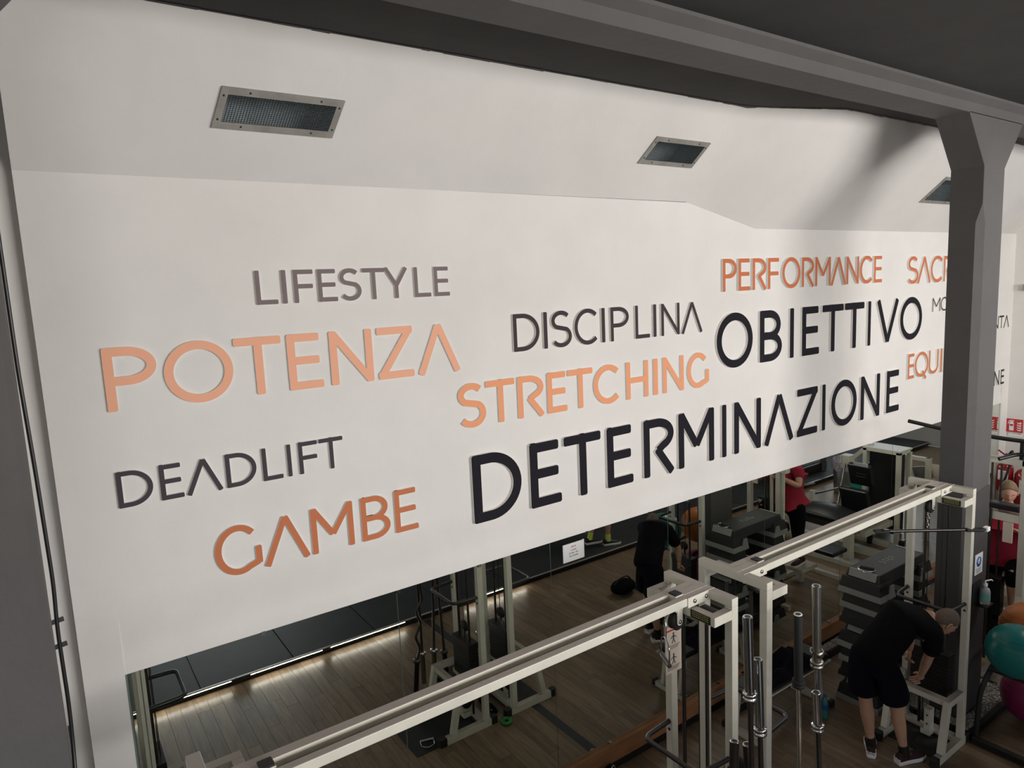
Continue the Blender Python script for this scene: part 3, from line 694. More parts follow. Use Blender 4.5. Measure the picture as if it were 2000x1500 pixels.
# D handle hanging from the near machine's right pulley
def d_handle(loc, label, rot):
    o = thing('stirrup_attachment', loc, label, 'attachment'); R = Euler(rot).to_matrix(); L = Vector(loc)
    P = lambda x, y, z: L + R @ Vector((x, y, z))
    g = MB(); g.tube(fillet([P(-.065, 0, -.13), P(-.065, 0, -.02), P(0, 0, .01), P(.065, 0, -.02), P(.065, 0, -.13)], .02), .0045, 8); g.build('stirrup', M['chrome'], o)
    g = MB(); g.tube([P(-.066, 0, -.13), P(.066, 0, -.13)], .014, 12); g.build('grip', M['darksteel'], o)
    return o, P
o, P = d_handle((2.775, -1.40, 2.05), 'chrome stirrup handle hanging from the beam of the nearer cable machine', (0, 0, 1.1))
g = MB(); g.tube(fillet([P(-.016, 0, .012), P(-.02, 0, .085), P(0, 0, .125), P(.02, 0, .085), P(.016, 0, .012)], .012), .003, 8); g.build('snap_hook', M['chrome'], o)
g = MB(); g.tube([P(0, 0, .12), (2.80, -1.40, 2.19)], .0035, 6); g.build('cable_end', M['black'], o)

# wide pull-down bar hanging at the farther machine
A = Vector((5.574, -1.146, 1.94)); B = Vector((6.263, -1.703, 1.94)); Mid = Vector((5.944, -1.397, 1.94))
o = thing('pulldown_bar', Mid, 'chrome pull-down bar with padded ends hanging by a chain in front of the column', 'bar')
g = MB(); g.tube([A.lerp(B, .08), A.lerp(B, .9)], 0.0135, 12); g.build('bar', M['darksteel'], o)
for q0, q1 in ((0.0, .14), (0.82, 1.0)):
    g = MB(); p, q = A.lerp(B, q0), A.lerp(B, q1); d_ = (q - p).cross(Vector((0, 0, 1))).normalized() * .02
    g.tube(fillet([p + d_, q.lerp(p, .25) + d_, q if q0 == 0 else q, q.lerp(p, .25) - d_, p - d_], .03), 0.012, 10, closed=False); g.build('end_grip', M['blackmat'], o)
    g = MB(); g.tube([q.lerp(p, .1) if q0 == 0 else p.lerp(q, .06), (q if q0 == 0 else p).lerp(p if q0 == 0 else q, .38)], 0.019, 12); g.build('collar', M['chrome'], o)
g = MB(); g.box(B + Vector((-.01, -.02, -.018)), B + Vector((.045, .02, .02))); g.build('end_plug', M['foam'], o, bevel=.006)
g = MB()
for k in range(5):
    c_ = Mid + Vector((0, 0, .028 + k * .03)); u = Vector((1, 0, 0)) if k % 2 else Vector((0, 1, 0))
    g.tube([c_ + u * .009 * math.cos(a) + Vector((0, 0, .019 * math.sin(a))) for a in [2 * PI * i / 10 for i in range(10)]], .0035, 6, closed=True)
g.build('chain', M['chrome'], o)
g = MB(); g.tube([Mid + Vector((0, 0, .16)), Mid + Vector((.01, 0, .28))], .010, 8); g.build('cable_stopper', M['blackmat'], o)

# ================================================================== STEP STACK
def taper(mb, x0, x1, y0, y1, z0, z1, tx, ty, mi=0):
    vs = [(x0, y0, z0), (x1, y0, z0), (x1, y1, z0), (x0, y1, z0), (x0 + tx, y0 + ty, z1), (x1 - tx, y0 + ty, z1), (x1 - tx, y1 - ty, z1), (x0 + tx, y1 - ty, z1)]
    return mb.add(vs, [(0, 3, 2, 1), (4, 5, 6, 7), (0, 1, 5, 4), (1, 2, 6, 5), (2, 3, 7, 6), (3, 0, 4, 7)], mi)
SX0, SX1, SY0, SY1 = 6.02, 7.02, -0.99, -0.585
def platform_step(z, label, k):
    H_ = 0.23; o = thing('aerobic_step', ((SX0 + SX1) / 2, (SY0 + SY1) / 2, z), label, 'step platform', 'stacked aerobic step platforms')
    g = MB(); taper(g, SX0 + .04, SX1 - .04, SY0 + .035, SY1 - .035, z + .12, z + H_, .03, .02); g.build('deck', M['stepblack'], o, bevel=.008)
    for xa, xb in ((SX0 + .005, SX0 + .26), (SX1 - .26, SX1 - .005)):
        g = MB(); taper(g, xa, xb, SY0 + .005, SY1 - .005, z + .055, z + .16, .02, .02); g.build('leg_block', M['stepblack'], o, bevel=.004)
        g = MB(); taper(g, xa - .008, xb + .008, SY0 - .006, SY1 + .006, z, z + .056, .008, .008); g.build('grey_foot', M['stepgrey'], o, bevel=.003)
        for ya in (SY0 - .001, SY1 - .008):
            g = MB(); cx = xb if xa < 6.3 else xa; dx = -1 if xa < 6.3 else 1
            g.add([(cx + dx * .012, ya, z + .05), (cx + dx * .11, ya, z + .05), (cx + dx * .09, ya + .012 * (1 if ya < -.8 else -1) * 0, z + .125), (cx + dx * .03, ya, z + .125),
                   (cx + dx * .012, ya + .012, z + .05), (cx + dx * .11, ya + .012, z + .05), (cx + dx * .09, ya + .012, z + .125), (cx + dx * .03, ya + .012, z + .125)],
                  [(0, 1, 2, 3), (7, 6, 5, 4), (0, 4, 5, 1), (1, 5, 6, 2), (2, 6, 7, 3), (3, 7, 4, 0)]); g.build('foot_tab', M['stepgrey'], o)
    for xa, dx in ((SX0 + .062, 1), (SX1 - .062, -1)):
        g = MB(); y0, y1 = SY0 + .075, SY1 - .075
        xa -= dx * .008
        g.add([(xa - dx * .012, y0, z + .168), (xa - dx * .012, y1, z + .168), (xa + dx * .012, y1, z + H_ + .003), (xa + dx * .012, y0, z + H_ + .003), (xa + dx * .035, y1, z + H_ + .003), (xa + dx * .035, y0, z + H_ + .003), (xa + dx * .03, y0, z + .19), (xa + dx * .03, y1, z + .19)],
              [(0, 1, 2, 3), (3, 2, 4, 5), (0, 3, 5, 6), (1, 7, 4, 2), (0, 6, 7, 1), (5, 4, 7, 6)]); g.build('grey_lip', M['stepgrey'], o)
    if k == 2:
        g = MB(); r5 = random.Random(4); zt = z + H_
        # moulded STEP lettering on the deck
        cx, cy = 6.50, -0.79
        def bar2(x0, y0, x1, y1): g.bar((x0, y0, zt + .001), (x1, y1, zt + .001), .009, .003)
        sc_ = .045
        def put(ch_, i):
            ox = cx + (i - 1.5) * .062; P_, R_ = glyph(ch_, .045, .06, .009)
            for poly in P_: g.prism(poly, lambda p, q: (ox + p[0], cy - .03 + p[1], zt - .001 + .003 * q))
            for pts, s2 in R_:
                for a_, b_ in zip(pts, pts[1:]): g.bar((ox + a_[0], cy - .03 + a_[1], zt + .0005), (ox + b_[0], cy - .03 + b_[1], zt + .0005), s2, .003)
        for i_, ch_ in enumerate('STEP'): put(ch_, i_)
        g.build('moulded_lettering', M['stepgrey'], o)
    return o
def riser(xa, xb, z, label, foot=True):
    H_ = 0.155; o = thing('step_riser', ((xa + xb) / 2, (SY0 + SY1) / 2, z), label, 'step riser', 'risers between the aerobic steps')
    g = MB(); taper(g, xa + .015, xb - .015, SY0 + .015, SY1 - .015, z + .05, z + H_, .02, .02); g.build('riser_body', M['stepblack'], o, bevel=.004)
    g = MB(); taper(g, xa, xb, SY0, SY1, z, z + .052, .006, .006); g.build('grey_foot' if foot else 'black_foot', M['stepgrey'] if foot else M['stepblack'], o, bevel=.003)
    return o
z = 0.0
lv = ['bottom', 'middle', 'top']
for k in range(3):
    platform_step(z, ['black and grey aerobic step platform on the floor, lowest of the stack', 'black and grey aerobic step platform halfway up the stack beside the man', 'black aerobic step platform on top of the stack with a handle lying on it'][k], k)
    z += 0.2345
    if k < 2:
        for j in range(2):
            for xa, xb, wh in ((SX0 + .02, SX0 + .27, 'left'), (SX1 - .27, SX1 - .02, 'right')):
                riser(xa, xb, z, '%s-hand %s, %s pair above the %s platform of the stack' % (wh, 'all black step riser' if j == 0 else 'black step riser with grey foot', 'lower' if j == 0 else 'upper', lv[k]), foot=(j == 1))
            z += 0.1565
STZ = z
# stirrup handle lying on top
o = thing('stirrup_attachment', (6.12, -0.83, STZ), 'chrome stirrup handle with black grip lying on the step stack', 'attachment')
c0 = Vector((6.12, -.80, STZ + .016)); R = Matrix.Rotation(math.radians(-75), 3, 'Z')
P = lambda x, y: c0 + R @ Vector((x, y, 0))
g = MB(); g.tube(fillet([P(-.062, .03), P(-.075, -.01), P(-.05, -.04), P(0, -.065), P(.05, -.04), P(.075, -.01), P(.062, .03)], .012), .0048, 8); g.build('stirrup', M['chrome'], o)
g = MB(); g.tube([P(-.06, .03), P(.06, .03)], .0155, 12); g.build('grip', M['blackmat'], o)
g = MB(); g.tube([P(0, -.065) + Vector((.012 * math.cos(a), .012 * math.sin(a), -.003)) for a in [2 * PI * i / 10 for i in range(10)]], .0035, 6, closed=True); g.build('swivel_ring', M['chrome'], o)

# ================================================================== BARBELL TREE with bars
BX, BY = 3.26, -1.95
def olympic_bar(top, base, label, mt, sleeve=0.40, rs=.025, ez=False, collar=0.0, dark=None, shaft=None):
    top = Vector(top); base = Vector(base); d = (base - top).normalized(); L = (base - top).length
    o = thing('barbell', base, label, 'barbell', 'barbells standing in the holder')
    s1 = top + d * sleeve
    g = MB(); g.tube([top, top + d * .003, s1], rs, 20); sl = g.build('sleeve', dark or mt, o)
    g = MB(); g.lathe([(rs * .62, -.002), (rs * .9, -.004), (rs * .98, 0.0)], top, d, 20); g.build('sleeve_rim', M['chrome'] if dark is None else M['foam'], sl, fix=False)
    g = MB(); g.lathe([(0, -.001), (rs * .62, -.0012)], top, d, 16); g.build('bore', M['black'], sl, fix=False)
    g = MB(); g.lathe([(rs, -.006), (rs * 1.45, -.002), (rs * 1.5, .012), (rs * 1.3, .016), (rs * 1.3, .022), (rs * 1.5, .026), (rs * 1.45, .038), (rs * .55, .04)], s1, d, 20); g.build('collar_ring', dark or mt, o, fix=False)
    g = MB()
    if ez:
        a = Vector((1, 0, 0)); off = [0, 0, .035, -.03, .03, -.03, .03, 0, 0]; n = len(off)
        pts = [(s1 + d * .03).lerp(base - d * sleeve, i / (n - 1)) + a * off[i] for i in range(n)]
        g.tube(fillet(pts, .03, 3), .0135, 10)
    else: g.tube([s1 + d * .02, base - d * .33], .0142, 12)
    g.build('shaft', shaft or M['darksteel'], o)
    g = MB(); g.lathe([(.015, -.02), (rs * 1.5, -.018), (rs * 1.5, .012), (rs, .016), (rs, .33), (0, .33)], base - d * .35, d, 18); g.build('lower_sleeve', mt, o, fix=False)
    if collar:
        p = top + d * collar
        g = MB(); n = 20; pts = [p + Vector((math.cos(a) * rs * 1.32, math.sin(a) * rs * 1.32, 0)) for a in [PI * 1.75 * i / n - 2.6 for i in range(n + 1)]]
        vs = []
        for q in pts: vs += [q, q + d * .035]
        g.add(vs, [(2 * i, 2 * i + 2, 2 * i + 3, 2 * i + 1) for i in range(n)], 0, True)
        cl = g.build('spring_collar', M['nickel'], o, fix=False); md = cl.modifiers.new('thick', 'SOLIDIFY'); md.thickness = .004
    return o
HB = thing('barbell_holder', (BX, BY, 0), 'black floor stand holding the upright barbells between the two machines', 'barbell stand')
g = MB()
for a in (.7, 2.3, 3.9, 5.4):
    g.bar((BX, BY, .10), (BX + .24 * math.cos(a), BY + .24 * math.sin(a), .03), .05, .05)
g.build('leg_frame', M['black'], HB, bevel=.003)
g = MB(); g.box((BX - .2, BY - .15, .09), (BX + .2, BY + .15, .12)); g.build('base_plate', M['black'], HB, bevel=.004)
olympic_bar((2.84, -1.91, 2.36), (2.86, -1.97, .12), 'tall chrome barbell with the highest sleeve, first on the left in the near holder', M['chrome'], .415)
olympic_bar((3.01, -1.85, 2.04), (2.97, -1.95, .12), 'chrome barbell with a bright shorter sleeve just right of the tallest chrome one', M['chrome'], .39)
olympic_bar((2.85, -1.82, 1.61), (2.72, -1.88, .12), 'curved curl barbell with dark sleeve, lowest on the left in the near holder', M['darksteel'], .22, ez=True)
olympic_bar((2.985, -1.80, 1.52), (3.07, -1.86, .12), 'short dark barbell between the lower curl bar and the white post', M['darksteel'], .20)
olympic_bar((3.41, -1.83, 2.16), (3.53, -1.80, .12), 'barbell with matt black rubber sleeve in the far holder', M['chrome'], .42, dark=M['blackmat'], shaft=M['chrome'])
olympic_bar((3.51, -1.88, 2.32), (3.62, -1.86, .12), 'tall brushed nickel barbell with a spring collar, in front of the step stack', M['nickel'], .47, collar=.40, shaft=M['chrome'])
olympic_bar((3.475, -1.91, 1.69), (3.55, -1.96, .12), 'short grey barbell left of the tall nickel one, top at half its height', M['chrome'], .20)


# ================================================================== BENCH by the wall
def weight_bench():
    o = thing('weight_bench', (5.3, -.42, 0), 'flat black padded bench on a white frame against the mirrors', 'bench')
    g = MB(); g.box((4.80, -.56, .41), (5.92, -.27, .475)); g.build('pad', M['vinyl'], o, bevel=.018)
    g = MB(); g.box((4.78, -.575, .395), (5.94, -.555, .41)); g.box((4.85, -.45, .35), (5.85, -.39, .40)); g.build('pad_rail', M['white'], o)
    for xa, dx in ((4.88, -.05), (5.78, .06)):
        for y in (-.53, -.31):
            g = MB(); g.bar((xa, y, .38), (xa + dx, y, .05), .04, .05, (1, 0, 0)); g.build('leg', M['white'], o, bevel=.002)
        g = MB(); g.box((xa + dx - .03, -.63, .0), (xa + dx + .03, -.22, .05)); ft = g.build('foot_bar', M['white'], o, bevel=.003)
        for ya in (-.66, -.23):
            g = MB(); g.box((xa + dx - .036, ya, 0), (xa + dx + .036, ya + .04, .06)); g.build('end_cap', M['blackmat'], ft, bevel=.006)
    return o
weight_bench()
o = thing('jacket', (5.35, -.42, .475), 'crumpled dark jacket heaped on the padded bench', 'jacket')
g = MB(); r5 = random.Random(9); N = 20
vs = []; fs = []
for i in range(N):
    for j in range(12):
        u = i / (N - 1); v = j / 11; e = min(u, 1 - u, v, 1 - v) * 4; e = min(1, e)
        vs.append((5.02 + .72 * u + r5.uniform(-.012, .012), -.58 + .33 * v + r5.uniform(-.012, .012), .477 + e * (.05 + .045 * math.sin(9 * u + 3 * v) + .03 * math.sin(14 * v - 5 * u) + r5.uniform(0, .015))))
for i in range(N - 1):
    for j in range(11): fs.append((i * 12 + j, (i + 1) * 12 + j, (i + 1) * 12 + j + 1, i * 12 + j + 1))
g.add(vs, fs, 0, True); g.add([(5.0, -.585, .476), (5.75, -.585, .476), (5.75, -.245, .476), (5.0, -.245, .476)], [(0, 1, 2, 3)])
g.build('fabric', M['navy'], o, fix=False)
def bottle(x, y, label, zb=0.0):
    o = thing('water_bottle', (x, y, zb), label, 'bottle')
    g = MB(); g.lathe([(0, 0), (.030, 0), (.034, .01), (.033, .06), (.029, .075), (.033, .09), (.033, .15), (.024, .185), (.013, .205), (.013, .215)], (x, y, zb), n=18); g.build('bottle_body', M['bottle'], o)
    g = MB(); g.lathe([(0.015, .212), (.016, .232), (0, .233)], (x, y, zb), n=14); g.build('cap', M['bottleblue'], o, fix=False)
    g = MB(); g.lathe([(.0335, .095), (.0335, .14)], (x, y, zb), n=18); g.build('label_band', M['bottleblue'], o, fix=False)
bottle(5.63, -.70, 'green water bottle with blue cap standing on the floor by the bench')

# ================================================================== FLOOR ITEMS
o = thing('stirrup_attachment', (2.50, -1.30, 0), 'chrome stirrup handle lying on the black mat under the near tower', 'attachment')
P = lambda x, y: Vector((2.52, -1.27, .014)) + Matrix.Rotation(.3, 3, 'Z') @ Vector((x, y, 0))
g = MB(); g.tube(fillet([P(-.06, -.04), P(-.06, .04), P(0, .07), P(.06, .04), P(.06, -.04)], .02), .005, 8); g.build('stirrup', M['chrome'], o)
g = MB(); g.tube([P(-.062, -.04), P(.062, -.04)], .013, 10); g.build('grip', M['nickel'], o)
g = MB(); g.box((2.36, -1.62, 0.0005), (2.86, -1.16, .006)); o = g.build('floor_mat', M['blackmat']); tag(o, 'thin black mat under the right foot of the nearer cable machine', 'mat')
o = thing('green_ring', (3.262, -1.07, 0), 'small green plastic ring on the floor beside a rubber foot cap', 'ring')
g = MB(); g.tube([(3.262 + .040 * math.cos(a), -1.07 + .040 * math.sin(a), .019) for a in [2 * PI * i / 24 for i in range(24)]], .019, 12, closed=True); g.build('ring', M['green'], o)
o = thing('gym_bag', (3.24, -1.45, 0), 'flat black strap bag lying between the two towers', 'bag')
g = MB(); g.ball((3.25, -1.385, .033), .1, 20, 0, (.42, 1.75, .32)); g.build('bag_body', M['cloth'], o)
g = MB(); g.tube(fillet([(3.22, -1.28, .05), (3.25, -1.22, .02), (3.28, -1.28, .04), (3.26, -1.42, .068)], .03), .006, 8); g.build('strap', M['stepgrey'], o)
# dumbbell like ankle strap near the board
o = thing('ankle_strap', (3.42, -.14, 0), 'black padded strap with chrome buckle in the corner under the mirror', 'strap')
g = MB(); g.tube(fillet([(3.27, -.16, .045), (3.33, -.12, .05), (3.43, -.10, .10), (3.50, -.09, .12)], .03), .032, 12, radii=None); g.build('padding', M['cloth'], o)
g = MB(); g.ball((3.265, -.165, .045), .042, 14, 0, (.7, 1, 1)); g.ball((3.515, -.09, .115), .038, 14, 0, (.7, 1, 1)); g.build('cuff', M['blackmat'], o)
g = MB(); g.tube([(3.505 + .02 * math.cos(a), -.12, .135 + .02 * math.sin(a)) for a in [2 * PI * i / 12 for i in range(12)]], .005, 6, closed=True); g.build('buckle', M['chrome'], o)

# notice taped on the mirror
def notice(x0, x1, z0, z1, y, label, lines, head):
    o = thing('paper_notice', ((x0 + x1) / 2, y, (z0 + z1) / 2), label, 'notice')
    g = MB(); g.box((x0, y - .002, z0), (x1, y, z1)); g.box((x1 - .01, y - .003, z0 + .004), (x1 + .003, y - .002, z1 + .004)); g.build('sheet', M['paper'], o)
    def text(s, xc, zc, h, m, nm):
        g = MB(); wch = h * .62; tot = len(s) * wch; x = xc - tot / 2
        for ch_ in s:
            if ch_ != ' ':
                P_, R_ = glyph({'0': 'O'}.get(ch_, ch_), wch * .78, h, h * .17)
                for poly in P_: g.prism(poly, lambda p, q: (x + p[0], y - .002 - .0006 * q, zc + p[1]))
                for pts, s2 in R_:
                    for a_, b_ in zip(pts, pts[1:]): g.bar((x + a_[0], y - .0023, zc + a_[1]), (x + b_[0], y - .0023, zc + b_[1]), .0008, s2)
            x += wch
        g.build(nm, m, o)
    n = len(lines); H_ = z1 - z0
    text(head, (x0 + x1) / 2, z1 - H_ * .24, H_ * .09, M['inkred'], 'heading')
    for i, t_ in enumerate(lines): text(t_, (x0 + x1) / 2, z1 - H_ * (.42 + .16 * i), H_ * .07, M['ink'], 'text_line')
    return o
notice(3.165, 3.375, 1.955, 2.10, .011, 'white paper notice with red heading taped on the mirror', ['E VIETATO', 'LASCIARE I PESI', 'SULLE MACCHINE'], 'AVVISO')

# ================================================================== COLUMN FITTINGS
o = thing('hand_washing_sign', (6.69, -1.503, 1.46), 'white sign with blue round pictogram on the dark column', 'sign')
g = MB(); g.box((6.61, -1.5075, 1.37), (6.765, -1.5045, 1.56)); g.build('plate', M['paper'], o)
g = MB(); g.lathe([(.048, 0), (.048, .001), (0, .001)], (6.688, -1.5075, 1.485), (0, -1, 0), 28); g.build('blue_disc', M['blue'], o, fix=False)
g = MB(); g.box((6.665, -1.5092, 1.47), (6.705, -1.5086, 1.482)); g.ball((6.695, -1.5088, 1.495), .014, 10, 0, (1, .04, .8)); g.bar((6.66, -1.509, 1.49), (6.70, -1.509, 1.515), .008, .001, (0, 1, 0)); g.build('hands_symbol', M['paper'], o)
g = MB()
for k in range(4): g.box((6.63 + .004 * k, -1.5082, 1.42 - k * .012), (6.745 - .006 * k, -1.5076, 1.424 - k * .012))
g.build('print_lines', M['ink'], o)
o = thing('sanitizer_dispenser', (6.72, -1.54, 1.1), 'clear hand sanitizer pump bottle in a black bracket on the column', 'dispenser')
g = MB(); g.box((6.57, -1.512, 1.06), (6.75, -1.504, 1.30)); g.box((6.64, -1.60, 1.085), (6.79, -1.504, 1.095)); g.build('bracket', M['black'], o)
g = MB(); g.lathe([(0, 0), (.040, 0), (.042, .01), (.042, .12), (.033, .145), (.014, .155), (.014, .17)], (6.72, -1.555, 1.096), n=20); g.build('bottle_body', M['clear'], o)
g = MB(); g.lathe([(.0425, .04), (.0425, .10)], (6.72, -1.555, 1.096), n=20); g.build('label_band', M['label'], o, fix=False)
g = MB(); g.lathe([(.018, .165), (.018, .19), (.006, .195), (.006, .215), (0, .216)], (6.72, -1.555, 1.096), n=12); g.tube([(6.72, -1.555, 1.31), (6.78, -1.58, 1.312), (6.79, -1.585, 1.30)], .006, 8); g.build('pump', M['foam'], o, fix=False)

# cable down the left column
o = thing('wall_cable', (-.06, -1.25, 3), 'black cable clipped down the edge of the dark left column', 'cable')
pts = [(-.058, -1.244, 5.0), (-.058, -1.244, 3.9), (-.050, -1.240, 3.55), (-.045, -1.24, 3.15), (-.052, -1.243, 3.0), (-.05, -1.243, 2.7), (-.055, -1.25, 2.55), (-.062, -1.30, 2.42), (-.063, -1.40, 2.36), (-.075, -1.505, 2.33), (-.14, -1.508, 2.26), (-.30, -1.508, 2.18)]
g = MB(); g.tube(fillet(pts, .08, 5), .0065, 8); g.build('cable_run', M['black'], o)
for zz in (3.02, 2.93):
    g = MB(); g.bar((-.075, -1.243, zz), (-.03, -1.237, zz + .004), .010, .014); g.build('cable_clip', M['black'], o)
g = MB(); g.tube([(-.085, .064, 1.95), (-.088, .064, 0.1)], .006, 6); o = g.build('wall_cable', M['black']); tag(o, 'thin dark cable at the lower left in the wall recess', 'cable')
# ================================================================== PEOPLE
def skin_eval(verts, edges, sub=2, root=0):
    """skin modifier on a skeleton -> evaluated (verts, faces)"""
    me = bpy.data.meshes.new('tmp'); me.from_pydata([v[0] for v in verts], edges, [])
    o = bpy.data.objects.new('tmp', me); COL.objects.link(o)
    md = o.modifiers.new('s', 'SKIN'); md.use_smooth_shade = True
    lay = me.skin_vertices[0].data if me.skin_vertices else None
    if lay is None:
        bm = bmesh.new(); bm.from_mesh(me); bm.verts.layers.skin.verify(); bm.to_mesh(me); bm.free(); lay = me.skin_vertices[0].data
    for i, v in enumerate(verts):
        r = v[1]; lay[i].radius = (r, r) if not isinstance(r, tuple) else r
        lay[i].use_root = (i == root)
    s2 = o.modifiers.new('u', 'SUBSURF'); s2.levels = sub; s2.render_levels = sub
    dg = bpy.context.evaluated_depsgraph_get(); dg.update()
    ev = o.evaluated_get(dg).to_mesh()
    vs = [tuple(v.co) for v in ev.vertices]; fs = [tuple(p.vertices) for p in ev.polygons]
    bpy.data.objects.remove(o); bpy.data.meshes.remove(me)
    return vs, fs
def V3(*a): return Vector(a)
def head_geo(mb, c, f, u, s=1.0, mi=0):
    """head as one shaped surface: cranium, brow, sockets, nose, cheeks, mouth, chin"""
    f = Vector(f).normalized(); u = Vector(u); u = (u - f * u.dot(f)).normalized(); r = f.cross(u)
    n, m = 36, 26; vs = []
    for i in range(m + 1):
        t = PI * i / m
        for k in range(n):
            a = 2 * PI * k / n
            x = math.sin(t) * math.sin(a); y = math.sin(t) * math.cos(a); z = math.cos(t)
            X, Y, Z = x * .074, y * .094, z * .115
            if z < 0: X *= 1 - .30 * (-z) ** 1.4; Y = Y * (1 - .18 * (-z)) + .012 * (-z)
            if y < 0 and z < -.1: Y *= .86
            if y > .3:
                g = lambda x0, z0, sx, sz: math.exp(-((X - x0) / sx) ** 2 - ((Z - z0) / sz) ** 2)
                Y += .026 * g(0, -.022, .010, .016) + .012 * g(0, -.002, .008, .022)
                Y += .006 * g(0, .022, .045, .009) - .010 * (g(.030, .004, .014, .010) + g(-.030, .004, .014, .010))
                Y += .006 * (g(0, -.056, .020, .006) + g(0, -.068, .018, .006)) - .004 * g(0, -.062, .022, .003) + .010 * g(0, -.092, .022, .016)
            p = Vector(c) + (r * X + f * Y + u * Z) * s; vs.append(p)
    fs = []
    for i in range(m):
        for k in range(n): fs.append((i * n + k, (i + 1) * n + k, (i + 1) * n + (k + 1) % n, i * n + (k + 1) % n))
    mb.add(vs, fs, mi, True)
    for sg in (-1, 1):   # ears
        e = Vector(c) + (r * sg * .070 - f * .006 - u * .012) * s
        pts = [e + (r * sg * .008 + f * .012 * math.cos(a) * 1.0 + u * .028 * math.sin(a)) * s for a in [2 * PI * i / 12 for i in range(12)]]
        mb.tube(pts, .0062 * s, 6, mi, closed=True); mb.ball(e, .012 * s, 8, mi, (.7, .7, 1.2))
    return f, u, r
def eyes(parent, c, f, u, s=1.0):
    f = Vector(f).normalized(); u = Vector(u); u = (u - f * u.dot(f)).normalized(); r = f.cross(u)
    for sg in (-1, 1):
        p = Vector(c) + (r * sg * .030 + f * .076 + u * .004) * s
        g = MB(); g.ball(p, .0085 * s, 10); e = g.build('eye', M['paper'], parent, fix=False)
        g = MB(); g.ball(p + f * .0048 * s, .0048 * s, 8); g.build('iris', M['ink'], e, fix=False)
        g = MB(); g.tube([p + (u * .013 + r * q + f * .009 - f * abs(q) * .15) * s for q in (-.014, 0, .014)], .003 * s, 6); g.build('eyebrow', M['hair'], parent)
    g = MB(); q0 = Vector(c) + (f * .094 - u * .060) * s
    g.tube([q0 + (r * a - f * abs(a) * .35) * s for a in (-.022, -.01, 0, .01, .022)], .0032 * s, 6); g.build('lips', M['flesh2'], parent)
def hair_geo(mb, c, f, u, s, cut, thick, puff=0.0, seed=1):
    f = Vector(f).normalized(); u = Vector(u); u = (u - f * u.dot(f)).normalized(); r = f.cross(u)
    n, m = 36, 18; vs = []; rr_ = random.Random(seed)
    for i in range(m + 1):
        for k in range(n):
            a = 2 * PI * k / n; front = (math.cos(a) + 1) / 2
            tmax = PI * (cut[0] * front + cut[1] * (1 - front))
            t = tmax * i / m
            x = math.sin(t) * math.sin(a); y = math.sin(t) * math.cos(a); z = math.cos(t)
            q = thick * (1 if i < m else .2) + puff * rr_.random()
            X, Y, Z = x * (.074 + q), y * (.094 + q), z * (.115 + q)
            if z < 0: X *= 1 - .2 * (-z) ** 1.4
            vs.append(Vector(c) + (r * X + f * Y + u * Z) * s)
    fs = [(i * n + k, (i + 1) * n + k, (i + 1) * n + (k + 1) % n, i * n + (k + 1) % n) for i in range(m) for k in range(n)]
    mb.add(vs, fs, 0, True)
def hand_geo(mb, wr, d, pn, thumb_side, s=1.0, curl=0.8):
    """palm with five separate, unequal, bent fingers; d = wrist-to-knuckle, pn = palm normal, curl bends towards pn"""
    d = Vector(d).normalized(); pn = Vector(pn); pn = (pn - d * pn.dot(d)).normalized(); sd = d.cross(pn) * thumb_side
    W_ = Vector(wr)
    vs, fs = skin_eval([(W_ - d * .02, (.026, .020)), (W_ + d * .03 * s, (.036, .017)), (W_ + d * .075 * s, (.040, .015))], [(0, 1), (1, 2)], 2)
    mb.add(vs, fs, 0, True)
    for k, (off, L) in enumerate(((.030, .072), (.010, .082), (-.010, .076), (-.029, .060))):
        b0 = W_ + (d * .066 + sd * off) * s; vv = [(b0, .0095)]; dd = d.copy(); p = b0
        for j, q in enumerate((.42, .33, .25)):
            ang = curl * (.5 + .35 * j); dd = (dd * math.cos(ang) + pn * math.sin(ang)).normalized() if j else (d * math.cos(curl * .6) + pn * math.sin(curl * .6)).normalized()
            p = p + dd * L * q * s; vv.append((p, .0088 - .0008 * j))
        vs, fs = skin_eval(vv, [(0, 1), (1, 2), (2, 3)], 2); mb.add(vs, fs, 0, True)
    b0 = W_ + (d * .022 + sd * .024) * s
    t1 = b0 + (d * .028 + sd * .026 + pn * .010) * s; t2 = t1 + (d * .026 + sd * .006 + pn * .014) * s
    vs, fs = skin_eval([(b0, .013), (t1, .0105), (t2, .009)], [(0, 1), (1, 2)], 2); mb.add(vs, fs, 0, True)
